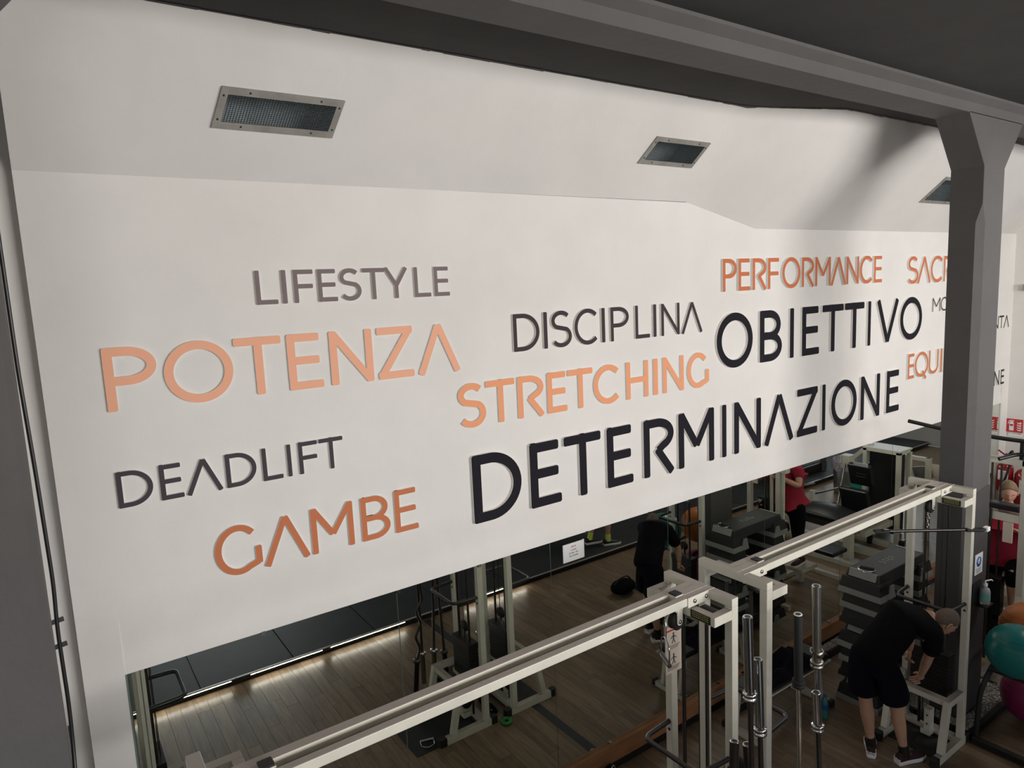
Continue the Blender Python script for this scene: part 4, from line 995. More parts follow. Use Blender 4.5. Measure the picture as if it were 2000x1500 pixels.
def shoe(o, ank, d, mu, ms, L=.285, side_text=False, lift=0.0):
    d = Vector((d[0], d[1], 0)).normalized(); s_ = Vector((-d.y, d.x, 0)); a = Vector(ank)
    base = Vector((a.x, a.y, lift)) - d * .075
    prof = [(0, .028), (.02, .036), (.07, .036), (.13, .040), (.19, .048), (.24, .046), (.275, .033), (L, .014)]
    def ringpts(z0, e):
        lft = [base + d * (x if 0 < x < L else x + (e if x else -e)) + s_ * (w + e) + Vector((0, 0, z0)) for x, w in prof]
        rgt = [base + d * (x if 0 < x < L else x + (e if x else -e)) - s_ * (w + e) + Vector((0, 0, z0)) for x, w in reversed(prof)]
        return lft + rgt
    g = MB(); A_, B_ = ringpts(0, 0), ringpts(.036, .004); n = len(A_)
    g.add(A_ + B_, [tuple(range(n)), tuple(reversed(range(n, 2 * n)))] + [(i, (i + 1) % n, n + (i + 1) % n, n + i) for i in range(n)], 0, False)
    so = g.build('sole', ms, o, bevel=.006)
    hs = [.085, .098, .094, .080, .066, .056, .046, .034]
    g = MB(); rows = []
    for q in (0.0, .35, .7, .92, 1.0):
        row = []
        for (x, w), h in zip(prof, hs):
            ww = (w - .002) * math.sqrt(max(0, 1 - (q * .96) ** 2.2)); row.append((x, ww, .032 + (h - .028) * q))
        rows.append([base + d * x + s_ * ww + Vector((0, 0, z)) for x, ww, z in row] + [base + d * x - s_ * ww + Vector((0, 0, z)) for x, ww, z in reversed(row)])
    n = len(rows[0]); vs = [p for r_ in rows for p in r_]
    fs = [(i * n + k, i * n + (k + 1) % n, (i + 1) * n + (k + 1) % n, (i + 1) * n + k) for i in range(len(rows) - 1) for k in range(n)] + [tuple(range((len(rows) - 1) * n, len(rows) * n))]
    g.add(vs, fs, 0, True); up = g.build('shoe_upper', mu, o)
    g = MB()
    for k in range(3):
        c_ = base + d * (.125 + .025 * k) + Vector((0, 0, hs[3] - .004 - k * .009)); g.tube([c_ - s_ * .022, c_ + Vector((0, 0, .006)), c_ + s_ * .022], .0035, 6)
    g.build('laces', M['paper'], up)
    if side_text:   # white lettering wrapped round the heel
        outl = [base + d * x + s_ * (w + .003) for x, w in reversed(prof[:4])] + [base - d * .004] + [base + d * x - s_ * (w + .003) for x, w in prof[:4]]
        ln = [0.0]
        for a_, b_ in zip(outl, outl[1:]): ln.append(ln[-1] + (b_ - a_).length)
        def at(t, z):
            t = max(0, min(ln[-1] - 1e-5, t))
            for i in range(len(ln) - 1):
                if t <= ln[i + 1]: return outl[i].lerp(outl[i + 1], (t - ln[i]) / (ln[i + 1] - ln[i])) + Vector((0, 0, z))
        word = 'adidas'; wds = [.016 if c_ != 'i' else .006 for c_ in word]; tot = sum(wds) + .003 * 5
        g = MB(); t0 = ln[-1] * .5 - tot / 2 - .012; z0 = .040; h_ = .016
        def st(x0, zz0, x1, zz1):
            a_, b_ = at(t0 + x0, z0 + zz0), at(t0 + x1, z0 + zz1); q_ = at(t0 + x0 + .002, z0) - at(t0 + x0 - .002, z0); n_ = q_.cross(Vector((0, 0, 1)))
            g.bar(a_, b_, .0042, .004, n_)
        for c_, wd_ in zip(word, wds):
            r_ = wd_ - .003
            if c_ == 'i': st(.002, 0, .002, h_); st(.002, h_ + .004, .002, h_ + .007)
            elif c_ == 's': st(0, .002, r_, .002); st(r_, .002, r_, h_ / 2); st(0, h_ / 2, r_, h_ / 2); st(0, h_ / 2, 0, h_); st(0, h_, r_, h_)
            elif c_ == 'a': st(0, .002, r_, .002); st(0, 0, 0, h_); st(0, h_, r_, h_); st(r_, 0, r_, h_)
            else: st(0, .002, r_, .002); st(0, 0, 0, h_); st(0, h_, r_, h_); st(r_, 0, r_, h_ * 1.5)
            t0 += wd_ + .003
        g.build('heel_lettering', M['paper'], up)
def limb_chain(idx, pts): pass
def person(label, J, skinm, shirt, pants, shoes, sole, hairfn, pants_z, sleeve=.62, top_hang=.05, belly=1.0, foot=None, socks=None, curlL=.9, curlR=.9, hands=None, text=False, group=None, girth=1.0, lift=0.0, loose=1.0):
    o = thing('person', (J['pelvis'][0], J['pelvis'][1], 0), label, 'person', group)
    Q = {k: Vector(v) for k, v in J.items() if k not in ('face', 'up')}
    gi = girth
    lp = lambda a, b_, t: Q[a].lerp(Q[b_], t)
    # skin: one continuous skeleton
    names = []; verts = []; edges = []
    def nv(p, r): verts.append((Vector(p), r)); return len(verts) - 1
    pel = nv(Q['pelvis'], (.115 if loose == 1 else .085) * gi); wa = nv(lp('pelvis', 'chest', .5), (.115 if loose == 1 else .10) * gi); chs = nv(Q['chest'], .125 * gi); nb = nv(lp('chest', 'neck', .75), .075); nk = nv(Q['neck'], .055); hd = nv(Q['neck'].lerp(Q['head'], .6), .052)
    edges += [(pel, wa), (wa, chs), (chs, nb), (nb, nk), (nk, hd)]
    for s_ in 'LR':
        hp = nv(Q['hip' + s_], (.085 if loose == 1 else .075) * gi); th = nv(lp('hip' + s_, 'knee' + s_, .5), .074 * gi); kn = nv(Q['knee' + s_], .054); cf = nv(lp('knee' + s_, 'ank' + s_, .32), .058); sh_ = nv(lp('knee' + s_, 'ank' + s_, .75), .037); an = nv(Q['ank' + s_], .034)
        edges += [(pel, hp), (hp, th), (th, kn), (kn, cf), (cf, sh_), (sh_, an)]
        so_ = nv(Q['sh' + s_], .060); ua = nv(lp('sh' + s_, 'el' + s_, .5), .050); el = nv(Q['el' + s_], .040); fa = nv(lp('el' + s_, 'wr' + s_, .3), .041); wr = nv(Q['wr' + s_], .026)
        edges += [(nb, so_), (so_, ua), (ua, el), (el, fa), (fa, wr)]
    mb = MB(); vs, fs = skin_eval(verts, edges, 2); mb.add(vs, fs, 0, True)
    head_geo(mb, Q['head'], J['face'], J['up'])
    for s_, cu in (('L', curlL), ('R', curlR)):
        d = Q['wr' + s_] - Q['el' + s_]
        pn, ts = (hands or {}).get(s_, ((0, 0, -1), 1))
        hand_geo(mb, Q['wr' + s_], d if abs(d.normalized().dot(Vector(pn).normalized())) < .95 else d, pn, ts, 1.0, cu)
    body = mb.build('body', skinm, o, fix=False)
    eyes(o, Q['head'], J['face'], J['up'])
    hairfn(o, Q['head'], J['face'], J['up'])
    # shirt
    verts.clear(); edges.clear()
    wl = nv(lp('pelvis', 'chest', -.12 if loose > 1 else .04), .155 * gi * (1 + (loose - 1) * .5)); wa = nv(lp('pelvis', 'chest', .5), .150 * gi * belly); chs = nv(Q['chest'], .155 * gi * (1 + (loose - 1) * .4)); nb = nv(lp('chest', 'neck', .62), .105 if loose > 1 else .092); nk = nv(lp('chest', 'neck', .92), .064)
    edges += [(wl, wa), (wa, chs), (chs, nb), (nb, nk)]
    for s_ in 'LR':
        so_ = nv(Q['sh' + s_], .082 * gi); ua = nv(lp('sh' + s_, 'el' + s_, sleeve * .5), .074); e2 = nv(lp('sh' + s_, 'el' + s_, sleeve), .068 * (1 + (loose - 1) * .7))
        edges += [(nb, so_), (so_, ua), (ua, e2)]
    vs, fs = skin_eval(verts, edges, 2, 1); mb = MB(); mb.add(vs, fs, 0, True)
    so = mb.build('shirt', shirt, o, fix=False)
    # trousers or shorts
    verts.clear(); edges.clear()
    pl = nv(lp('pelvis', 'chest', .12), .150 * gi); pe = nv(Q['pelvis'], .160 * gi); edges.append((pl, pe))
    for s_ in 'LR':
        hp = nv(Q['hip' + s_], .110 * gi); k1 = lp('hip' + s_, 'knee' + s_, .55); a_ = nv(k1, (.095 * loose if pants_z > 0 else .088) * gi); edges += [(pe, hp), (hp, a_)]
        if pants_z > 0:
            b_ = nv(lp('hip' + s_, 'knee' + s_, pants_z), .092 * loose); edges.append((a_, b_))
        else:
            b_ = nv(Q['knee' + s_], .066 * gi); c_ = nv(lp('knee' + s_, 'ank' + s_, .35), .064); d_ = nv(lp('knee' + s_, 'ank' + s_, -pants_z), .046); edges += [(a_, b_), (b_, c_), (c_, d_)]
    vs, fs = skin_eval(verts, edges, 2, 1); mb = MB(); mb.add(vs, fs, 0, True)
    mb.build('shorts' if pants_z > 0 else 'leggings', pants, o, fix=False)
    for s_ in 'LR':
        d = (foot or {}).get(s_, J['face'])
        if socks:
            g = MB(); a = Q['ank' + s_]; g.tube([a + Vector((0, 0, -.03)), a, a + (Q['knee' + s_] - a).normalized() * .075], .041, 14); g.build('sock', socks, o)
        shoe(o, Q['ank' + s_], d, shoes, sole, side_text=text, lift=lift if not isinstance(lift, dict) else lift[s_])
    return o
def h_short(o, c, f, u):
    g = MB(); hair_geo(g, c, f, u, 1.0, (.34, .66), .003, .0015); g.build('hair', M['hair'], o, fix=False)
def h_bob(o, c, f, u):
    g = MB(); hair_geo(g, c, f, u, 1.0, (.27, .74), .008, .004, 5); g.build('hair', M['blond'], o, fix=False)
person('man in black T-shirt and shorts bending over the weight tower of the farther machine',
       dict(pelvis=(5.36, -1.25, .93), chest=(5.60, -1.38, 1.25), neck=(5.765, -1.50, 1.265), head=(5.835, -1.605, 1.235),
            hipL=(5.38, -1.16, .86), hipR=(5.42, -1.37, .86), kneeL=(5.40, -1.20, .50), kneeR=(5.51, -1.40, .49), ankL=(5.475, -1.215, .09), ankR=(5.575, -1.44, .09),
            shL=(5.80, -1.33, 1.21), shR=(5.68, -1.61, 1.18), elL=(5.93, -1.30, .98), elR=(5.735, -1.53, .925), wrL=(5.93, -1.29, .80), wrR=(5.845, -1.43, .68),
            face=(.60, -.42, -.62), up=(.55, -.45, .70)),
       M['skin'], M['cloth'], M['navy'], M['shoe'], M['shoewhite'], h_short, .86, sleeve=.86, foot={'L': (.85, .5), 'R': (.93, -.30)}, loose=1.40, belly=1.12, hands={'L': ((.6, 0, -.8), -1), 'R': ((-.5, .6, -.2), 1)}, socks=M['black'], text=True, curlR=1.35)
person('woman in crimson T-shirt and black leggings standing at the machine behind the column',
       dict(pelvis=(8.03, -1.25, 1.10), chest=(7.98, -1.26, 1.46), neck=(7.94, -1.27, 1.67), head=(7.91, -1.285, 1.825),
            hipL=(8.03, -1.39, 1.04), hipR=(8.05, -1.11, 1.04), kneeL=(7.72, -1.42, 1.08), kneeR=(8.04, -1.11, .66), ankL=(7.74, -1.42, .70), ankR=(8.12, -1.11, .33),
            shL=(7.97, -1.46, 1.57), shR=(7.97, -1.06, 1.57), elL=(7.88, -1.58, 1.38), elR=(7.86, -.98, 1.40), wrL=(7.70, -1.46, 1.50), wrR=(7.68, -1.12, 1.52),
            face=(-.80, -.35, -.30), up=(-.1, 0, 1)),
       M['flesh2'], M['red'], M['cloth'], M['shoe'], M['shoewhite'], h_bob, -.5, sleeve=.55, belly=1.12, foot={'L': (-1, -.1), 'R': (-1, .05)}, hands={'L': ((0, 0, -1), -1), 'R': ((0, 0, -1), 1)}, girth=1.22, lift={'L': .61, 'R': .24})
person('runner with neon socks and black shoes on the platform, seen in the mirror',
       dict(pelvis=(6.88, -3.75, 1.03), chest=(6.92, -3.74, 1.40), neck=(6.95, -3.73, 1.58), head=(6.98, -3.73, 1.73),
            hipL=(6.88, -3.66, .97), hipR=(6.88, -3.84, .97), kneeL=(6.95, -3.64, .60), kneeR=(6.86, -3.80, .58), ankL=(6.93, -3.62, .19), ankR=(6.68, -3.76, .235),
            shL=(6.93, -3.55, 1.53), shR=(6.93, -3.93, 1.53), elL=(6.82, -3.50, 1.28), elR=(6.98, -3.98, 1.28), wrL=(7.02, -3.54, 1.20), wrR=(7.20, -3.93, 1.24),
            face=(1, 0, -.1), up=(0, 0, 1)),
       M['flesh2'], M['cloth'], M['cloth'], M['black'], M['shoewhite'], h_short, .7, foot={'L': (.9, .3), 'R': (.9, .2)}, socks=M['sock'], hands={'L': ((0, 1, 0), 1), 'R': ((0, 1, 0), 1)}, lift={'L': .087, 'R': .13})

# ================================================================== BALL RACK and exercise balls
o = thing('ball_rack', (6.7, -1.9, 0), 'black tube rack holding the big exercise balls at the right edge', 'rack')
for y in (-1.68, -2.12):
    g = MB(); g.tube(fillet([(6.33, y, .03), (6.38, y, .45), (6.62, y, .60), (7.4, y, .66)], .1), .022, 10); g.build('side_tube', M['blackmat'], o)
    g = MB(); g.tube([(7.38, y, .03), (7.38, y, 1.2)], .022, 10); g.build('post', M['blackmat'], o)
for xa in (6.27, 7.35):
    g = MB(); g.box((xa, -2.5, 0), (xa + .06, -1.67, .05)); g.build('floor_bar', M['blackmat'], o, bevel=.004)
g = MB(); g.tube([(6.56, -1.68, .585), (6.56, -2.12, .585)], .02, 10); g.tube([(7.1, -1.68, .64), (7.1, -2.12, .64)], .02, 10); g.build('cross_tube', M['blackmat'], o)
def xball(c, r, m, label):
    o = thing('exercise_ball', (c[0], c[1], c[2] - r), label, 'exercise ball', 'large inflatable exercise balls')
    g = MB(); g.ball(c, r, 36); b_ = g.build('ball_skin', M[m], o, fix=False)
    g = MB()
    for t in (-.35, -.25, -.15, 0, .15, .25, .35):
        zz = r * math.sin(t * 2); rr_ = r * math.cos(t * 2)
        g.tube([Vector(c) + Vector((rr_ * math.cos(a), rr_ * math.sin(a), zz)) for a in [2 * PI * i / 40 for i in range(40)]], .0022, 5, closed=True)
    g.build('grip_ridges', M[m], b_)
xball((6.37, -1.93, .925), .22, 'ballteal', 'teal exercise ball at the right edge, in front of the orange one')
xball((6.94, -1.84, .885), .235, 'ballorange', 'orange exercise ball behind the teal ball at the right edge')
xball((6.98, -1.88, .26), .25, 'ballpink', 'magenta exercise ball low in the rack under the teal ball')

# ================================================================== WOMAN'S MACHINE
o = thing('chin_up_machine', (7.6, -1.3, 0), 'white framed machine with black pull-up grips behind the dark column', 'exercise machine')
for y in (-1.53, -1.10):
    g = MB(); g.box((7.57, y - .03, .05), (7.63, y + .03, 2.25)); g.build('upright', M['white'], o, bevel=.003)
g = MB(); g.box((7.57, -1.53, 2.19), (7.63, -.8, 2.25)); g.build('top_beam', M['white'], o, bevel=.003)
g = MB(); g.box((7.585, -1.05, .2), (7.615, -1.02, 2.19)); g.box((7.585, -1.22, .2), (7.615, -1.19, 2.19)); g.build('inner_post', M['white'], o)
g = MB(); g.box((7.57, -1.50, 1.62), (7.66, -.98, 1.70)); g.build('mid_beam', M['white'], o, bevel=.003)
g = MB(); g.box((7.56, -1.50, 1.73), (7.67, -1.0, 1.79)); g.build('front_pad', M['vinyl'], o, bevel=.012)
g = MB(); g.box((7.54, -1.46, 1.42), (7.56, -1.38, 1.62)); g.build('chart_plate', M['paperw'], o)
g = MB(); g.box((7.22, -1.62, 0), (7.28, -.7, .06)); g.box((8.5, -1.7, 0), (8.56, -.8, .06)); g.box((7.28, -1.33, 0), (8.5, -1.27, .06)); g.build('base_frame', M['white'], o, bevel=.003)
g = MB(); g.box((7.95, -1.25, .19), (8.3, -.98, .238)); g.box((8.08, -1.16, 0), (8.16, -1.08, .19)); g.build('step_plate', M['white'], o, bevel=.003)
g = MB(); g.box((7.62, -1.56, .56), (7.86, -1.30, .608)); g.box((7.70, -1.46, 0.06), (7.76, -1.40, .56)); g.build('upper_step', M['white'], o, bevel=.003)
for y in (-1.53, -1.10):
    g = MB(); g.bar((7.6, y, .9), (7.26, y, .06), .05, .05); g.build('front_stay', M['white'], o)
g = MB(); g.tube(fillet([(7.60, -.44, 2.49), (7.6, -.78, 2.45), (7.6, -1.4, 2.43), (7.6, -1.95, 2.44)], .1), .021, 12); g.build('pull_up_bar', M['black'], o)
for y in (-.85, -1.5):
    g = MB(); g.box((7.585, y, 2.24), (7.615, y + .03, 2.44)); g.build('bar_bracket', M['black'], o)
g = MB(); g.tube(fillet([(7.45, -1.35, 2.26), (7.6, -1.45, 2.30), (7.6, -1.75, 2.31), (7.45, -1.85, 2.27)], .06), .019, 10); g.build('lower_grip', M['black'], o)
g = MB(); g.box((7.62, -1.36, .25), (7.72, -1.16, 1.0)); g.build('weight_stack', M['black'], o, bevel=.004)
for y in (-1.30, -1.22):
    g = MB(); g.tube([(7.67, y, .1), (7.67, y, 2.19)], .010, 8); g.build('guide_rod', M['darksteel'], o)
g = MB(); g.tube([(7.56, -1.265, 1.72), (7.56, -1.265, .15)], .014, 8); g.build('lift_rod', M['darksteel'], o)
g = MB(); g.box((8.2, -.98, .42), (8.55, -.70, .48)); g.build('knee_pad', M['vinyl'], o, bevel=.02)

# ================================================================== RIGHT WALL: sign and extinguishers
o = thing('extinguisher_sign', (XR, -.1, 1.8), 'red and white fire extinguisher sign on the white wall at the right edge', 'sign')
g = MB(); g.box((XR - .004, -.205, 1.71), (XR - .0005, .0, 1.905)); g.build('red_plate', M['signred'], o)
g = MB(); xs = XR - .006
sy = lambda y, z: (-.012 - y * .19, 1.72 + z * .175)
def pp2(pts): g.prism(pts, lambda p, q: (XR - .004 - .002 * q, *sy(*p)))
pp2([(.13, .08), (.42, .08), (.42, .70), (.36, .80), (.19, .80), (.13, .70)]); pp2([(.21, .80), (.34, .80), (.34, .93), (.21, .93)]); pp2([(.02, .64), (.07, .62), (.12, .82), (.24, .90), (.24, .97), (.10, .90)]); pp2([(.30, .90), (.44, .84), (.44, .89), (.32, .97)])
for k in range(4):
    z0 = .10 + k * .19; pp2([(.60, z0 + .14), (.70, z0), (.86, z0 - .01), (.97, z0 + .12), (.90, z0 + .07), (.84, z0 + .13 + .05 * (k == 3)), (.78, z0 + .06), (.70, z0 + .10)])
g.build('white_pictogram', M['paper'], o, fix=False)
g = MB(); pp2([(.17, .46), (.38, .46), (.38, .62), (.17, .62)]); t_ = g; t_.v = [(v[0] - .002, v[1], v[2]) for v in t_.v]; t_.build('pictogram_label', M['signred'], o, fix=False)
g = MB(); g.box((XR - .003, -.205, 1.655), (XR - .0005, 0, 1.71)); g.build('white_strip', M['paper'], o)
def sign_text(s, y0, z0, h, wch, nm):
    g = MB(); y = y0
    for ch_ in s:
        if ch_ != ' ':
            P_, R_ = glyph(ch_, wch * .8, h, h * .2)
            for poly in P_: g.prism(poly, lambda p, q: (XR - .003 - .001 * q, y - p[0], z0 + p[1]))
            for pts, s2 in R_:
                for a_, b_ in zip(pts, pts[1:]): g.bar((XR - .0035, y - a_[0], z0 + a_[1]), (XR - .0035, y - b_[0], z0 + b_[1]), s2, .001, (1, 0, 0))
        y -= wch
    g.build(nm, M['ink'], o, fix=False)
sign_text('ESTINTORE', -.008, 1.688, .016, .0205, 'sign_text'); sign_text('N 2', -.008, 1.664, .016, .0205, 'sign_text')
def extinguisher(x, y, label, h=1.05, r=.115, zb=.28):
    o = thing('fire_extinguisher', (x, y, 0), label, 'fire extinguisher', 'red fire extinguishers on the floor')
    z0 = zb
    g = MB(); g.lathe([(0, z0), (r * .9, z0), (r, z0 + .03), (r, z0 + h * .82), (r * .8, z0 + h * .92), (r * .3, z0 + h), (.03, z0 + h + .04)], (x, y, 0), n=28); g.build('cylinder', M['extred'], o)
    g = MB(); g.box((x - .03, y - .02, z0 + h + .03), (x + .03, y + .02, z0 + h + .075)); g.bar((x, y, z0 + h + .08), (x - .12, y - .05, z0 + h + .14), .02, .02); v_ = g.build('valve', M['black'], o, bevel=.003)
    g = MB(); g.bar((x, y, z0 + h + .09), (x - .02, y + .09, z0 + h + .16), .018, .018); g.build('lever', M['extred'], v_)
    g = MB(); g.tube(fillet([(x, y, z0 + h + .05), (x - .05, y - .10, z0 + h + .20), (x - .14, y - .12, z0 + h + .1), (x - .16, y - .06, z0 + h * .5), (x - .13, y, z0 + .1)], .12, 6), .014, 8); g.build('hose', M['blackmat'], o)
    g = MB(); g.lathe([(r + .001, z0 + h * .35), (r + .001, z0 + h * .7)], (x, y, 0), n=28); lb = g
    g = MB(); g.box((x - r - .004, y - .07, z0 + h * .42), (x - r + .01, y + .05, z0 + h * .74)); g.build('label_plate', M['paper'], o)
    g = MB()
    for k in range(5): g.box((x - r - .006, y - .06, z0 + h * (.46 + .05 * k)), (x - r - .004, y + .03 - .01 * (k % 3), z0 + h * (.475 + .05 * k)))
    g.build('label_print', M['inkred'], o)
    g = MB(); g.box((x + r * .6, y - .03, z0 + .05), (XR + .002 if y > -.2 else x + r + .1, y + .03, z0 + .10)); g.lathe([(.03, 0.0), (.03, z0)], (x, y, 0), n=10); g.build('stand', M['black'], o)
    return o
extinguisher(11.0, -.17, 'red fire extinguisher nearer the mirror, left of the pair behind the woman', r=.10, h=.42, zb=.95)
extinguisher(11.05, -.43, 'red fire extinguisher with white label, right of the pair behind the woman', r=.155, h=.60, zb=.72)
o = thing('emergency_light', (XR, -.2, 3.78), 'small emergency light fixture on the white wall at the right edge', 'lamp')
g = MB(); g.box((XR - .06, -.34, 3.74), (XR - .001, -.125, 3.83)); g.build('housing', M['galv'], o, bevel=.006)
g = MB(); g.box((XR - .068, -.33, 3.75), (XR - .06, -.16, 3.82)); g.build('lens', M['clear'], o)

# ================================================================== MACHINES seen only in the mirrors
o = thing('leg_curl_bench', (9.3, -1.7, 0), 'white framed bench machine with long black pads, in the mirror above the crossbar', 'exercise machine')
g = MB(); g.box((9.05, -2.45, .64), (9.38, -1.80, .70)); g.build('seat_pad', M['vinyl'], o, bevel=.02)
vs_ = MB(); n = 16
for sx in (0,):
    pr = [(.0, 0), (.10, .02), (.16, .06), (.175, .11), (.165, .15)]
g = MB(); rows = []
for i in range(n + 1):
    t = i / n; y = -1.82 + .78 * t; hgt = .10 + .09 * math.sin(PI * min(1, t * 1.05)) ** .6
    rows.append([(9.02 + .52 * k / 8, y, .56 + hgt * math.sin(PI * (.12 + .76 * k / 8)) ** .5) for k in range(9)])
vv = [p for r_ in rows for p in r_]; ff = [(i * 9 + k, (i + 1) * 9 + k, (i + 1) * 9 + k + 1, i * 9 + k + 1) for i in range(n) for k in range(8)]
g.add(vv, ff, 0, True); g.box((9.02, -1.82, .50), (9.54, -1.04, .585)); g.build('roll_pad', M['vinyl'], o, fix=False)
g = MB(); g.box((9.16, -2.5, .54), (9.24, -1.0, .62)); g.box((9.14, -1.1, 0.05), (9.26, -1.0, .55)); g.box((9.14, -2.3, .05), (9.24, -2.2, .55)); g.build('frame_beam', M['white'], o, bevel=.003)
g = MB(); g.box((9.0, -2.55, 0), (9.1, -.75, .07)); g.box((9.6, -2.3, .0), (9.7, -.55, .10)); g.build('floor_rail', M['white'], o, bevel=.003)
g = MB(); g.bar((9.05, -2.1, .05), (9.2, -2.5, .62), .06, .06); g.build('front_stay', M['white'], o)
g = MB(); g.lathe([(0, -.17), (.10, -.17), (.105, -.12), (.105, .12), (.10, .17), (0, .17)], (8.95, -2.05, .30), (1, .3, 0), 24); g.build('foot_roller', M['vinyl'], o)
for y in (-2.15, -1.75):
    g = MB(); g.tube([(9.42, y, .80), (9.95, y + .1, .80)], .016, 10); g.build('hand_rod', M['chrome'], o)
    g = MB(); g.box((9.38, y - .03, .62), (9.44, y + .03, .86)); g.build('rod_post', M['white'], o)
o = thing('leg_press', (9.9, -1.3, 0), 'leg press with tilted black back pads and white frame, seen in the mirror', 'exercise machine')
a = Vector((9.72, -1.3, .55))
g = MB(); g.rbox((9.78, -1.28, .72), (.10, .42, .42), (0, -.30, 0)); g.build('seat_back', M['vinyl'], o, bevel=.02)
g = MB(); g.rbox((9.92, -1.28, 1.10), (.09, .34, .34), (0, -.30, 0)); g.build('head_pad', M['vinyl'], o, bevel=.02)
g = MB(); g.box((9.55, -1.52, .42), (9.98, -1.05, .52)); g.build('seat_cushion', M['vinyl'], o, bevel=.02)
g = MB(); g.box((9.5, -1.6, .30), (10.28, -1.52, .38)); g.box((9.5, -1.05, .30), (10.28, -.97, .38)); g.box((10.1, -1.6, 0), (10.18, -.7, .07)); g.build('side_rails', M['white'], o, bevel=.003)
g = MB(); g.tube([(9.98, -1.55, 1.30), (9.78, -1.55, .62)], .018, 10); g.tube([(9.82, -1.62, .62), (9.62, -1.85, .35)], .024, 10); g.build('slide_rod', M['chrome'], o)
g = MB(); g.box((9.94, -1.62, 1.22), (10.10, -1.48, 1.34)); g.build('rod_block', M['white'], o)
for x, y in ((10.14, -1.51), (10.09, -1.21), (10.1, -.75)):
    g = MB(); g.box((x - .03, y - .03, .0), (x + .03, y + .03, .16)); g.build('rubber_foot', M['blackmat'], o)
o = thing('weight_cabinet', (10.55, -1.15, 0), 'tall white frame around a black weight cabinet, seen in the mirror beside the leg press', 'exercise machine')
g = MB(); g.box((10.38, -1.40, .12), (10.62, -.98, 1.36)); g.build('black_cover', M['black'], o, bevel=.01)
for x, y in ((10.34, -1.44), (10.66, -1.44), (10.34, -.94), (10.66, -.94)):
    g = MB(); g.box((x - .03, y - .03, 0), (x + .03, y + .03, 1.42)); g.build('frame_post', M['white'], o, bevel=.003)
g = MB(); g.box((10.31, -1.47, 1.38), (10.69, -.91, 1.44)); g.build('frame_top', M['white'], o, bevel=.003)
g = MB(); g.bar((10.5, -1.45, 1.44), (11.1, -1.45, .9), .06, .06); g.bar((10.5, -1.9, 1.0), (10.5, -1.45, 1.44), .06, .06); g.build('diagonal_stay', M['white'], o)
o = thing('rowing_frame', (10.9, -.9, 0), 'white tubular frame with grey cover plates, seen in the mirror left of the column', 'exercise machine')
for x, y, h in ((10.85, -.75, 1.28), (10.85, -1.15, 1.28), (11.05, -.62, 1.0)):
    g = MB(); g.box((x - .035, y - .035, 0), (x + .035, y + .035, h)); g.build('frame_post', M['white'], o, bevel=.003)
g = MB(); g.box((10.82, -1.18, 1.22), (10.88, -.72, 1.28)); g.box((10.82, -.72, .9), (11.4, -.66, .97)); g.build('frame_bar', M['white'], o, bevel=.003)
g = MB(); g.rbox((11.0, -.85, .85), (.03, .28, .5), (.25, 0, 0)); g.build('cover_plate', M['galv'], o)
g = MB(); g.rbox((11.0, -.66, .95), (.01, .24, .42)); g.build('chart_sheet', M['paperw'], o)
notice_o = thing('paper_notice', (9.86, -1.28, 1.1), 'white paper sheet with red heading on the leg press back pad', 'notice')
g = MB(); g.rbox((9.86, -1.24, 1.17), (.004, .22, .28), (0, -.30, 0)); g.build('sheet', M['paper'], notice_o)
g = MB()
for k in range(4): g.rbox((9.851 + .019 * (1.5 - k) * .6, -1.24, 1.21 - k * .04), (.006, .15 - .02 * (k % 2), .012), (0, -.30, 0))
g.build('print_lines', M['ink'], notice_o)
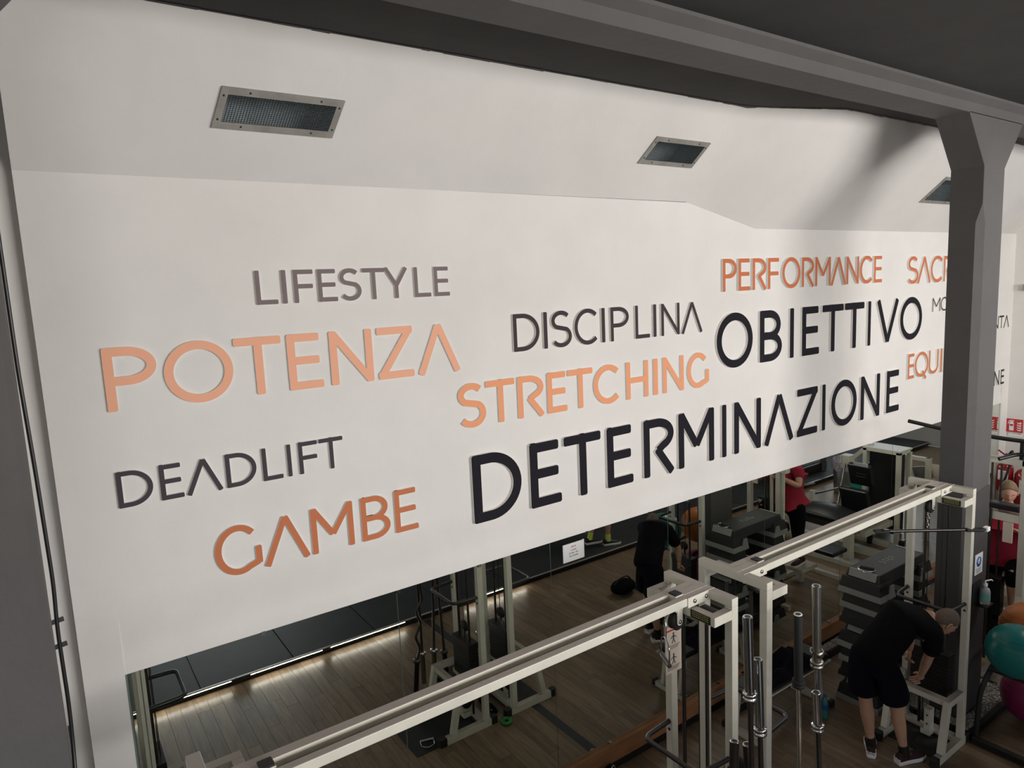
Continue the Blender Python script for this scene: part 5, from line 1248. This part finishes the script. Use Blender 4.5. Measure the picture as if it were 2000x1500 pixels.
# rubbish bin with liner
o = thing('rubbish_bin', (12.25, -2.85, 0), 'round stainless steel rubbish bin with a crumpled plastic liner, seen in the mirror', 'bin')
g = MB(); g.lathe([(0, .0), (.17, .0), (.175, .02), (.19, .62), (.18, .64)], (12.25, -2.85, 0), n=32); g.build('bin_body', M['inox'], o)
g = MB(); r5 = random.Random(3); N = 32; vs_ = []
for rad, zz in ((.15, .55), (.18, .655), (.20, .66), (.205, .58), (.203, .46)):
    for k in range(N): vs_.append((12.25 + (rad + r5.uniform(-.006, .014)) * math.cos(2 * PI * k / N), -2.85 + (rad + r5.uniform(-.006, .014)) * math.sin(2 * PI * k / N), zz + r5.uniform(-.03, .012)))
g.add(vs_, [(i * N + k, i * N + (k + 1) % N, (i + 1) * N + (k + 1) % N, (i + 1) * N + k) for i in range(4) for k in range(N)], 0, True); g.build('bin_liner', M['bagwhite'], o, fix=False)
o = thing('storage_box', (11.3, -1.85, 0), 'teal plastic box with white towels, seen in the mirror behind the leg press', 'box')
g = MB(); taper(g, 11.1, 11.5, -2.05, -1.6, 0, .62, -.03, -.03); g.build('box_body', M['teal'], o)
g = MB(); g.ball((11.3, -1.8, .66), .16, 16, 0, (1.1, 1.2, .5)); g.ball((11.35, -1.95, .68), .10, 14, 0, (1, 1, .6)); g.build('towels', M['paper'], o)
# treadmill like black deck at far right of the platform
o = thing('treadmill', (12.4, -4.2, PZ), 'black treadmill with grey posts at the far end of the platform', 'treadmill')
g = MB(); g.box((11.6, -4.6, PZ), (13.2, -3.75, PZ + .18)); g.build('deck', M['black'], o, bevel=.02)
g = MB(); g.box((11.62, -4.55, PZ + .18), (13.1, -3.8, PZ + .19)); g.build('belt', M['mat_tile'], o)
for y in (-4.6, -3.75):
    g = MB(); g.box((13.0, y - .04, PZ), (13.1, y + .04, PZ + 1.3)); g.build('side_post', M['grey'], o, bevel=.01)
g = MB(); g.box((12.95, -4.6, PZ + 1.25), (13.1, -3.75, PZ + 1.45)); g.build('console', M['black'], o, bevel=.02)
o = thing('backpack', (6.12, -2.35, 0), 'dark low rack with black flat feet behind the bent man, seen in the mirror', 'rack')
g = MB(); g.ball((6.05, -2.38, .10), .16, 18, 0, (1.25, .8, .6)); g.build('bag_body', M['cloth'], o)
g = MB(); g.tube(fillet([(5.9, -2.38, .15), (5.98, -2.36, .24), (6.12, -2.36, .24), (6.2, -2.38, .15)], .05), .01, 8); g.build('carry_strap', M['black'], o)
o['label'] = 'dark sports bag on the floor behind the bent man, seen in the mirror'; o['category'] = 'bag'
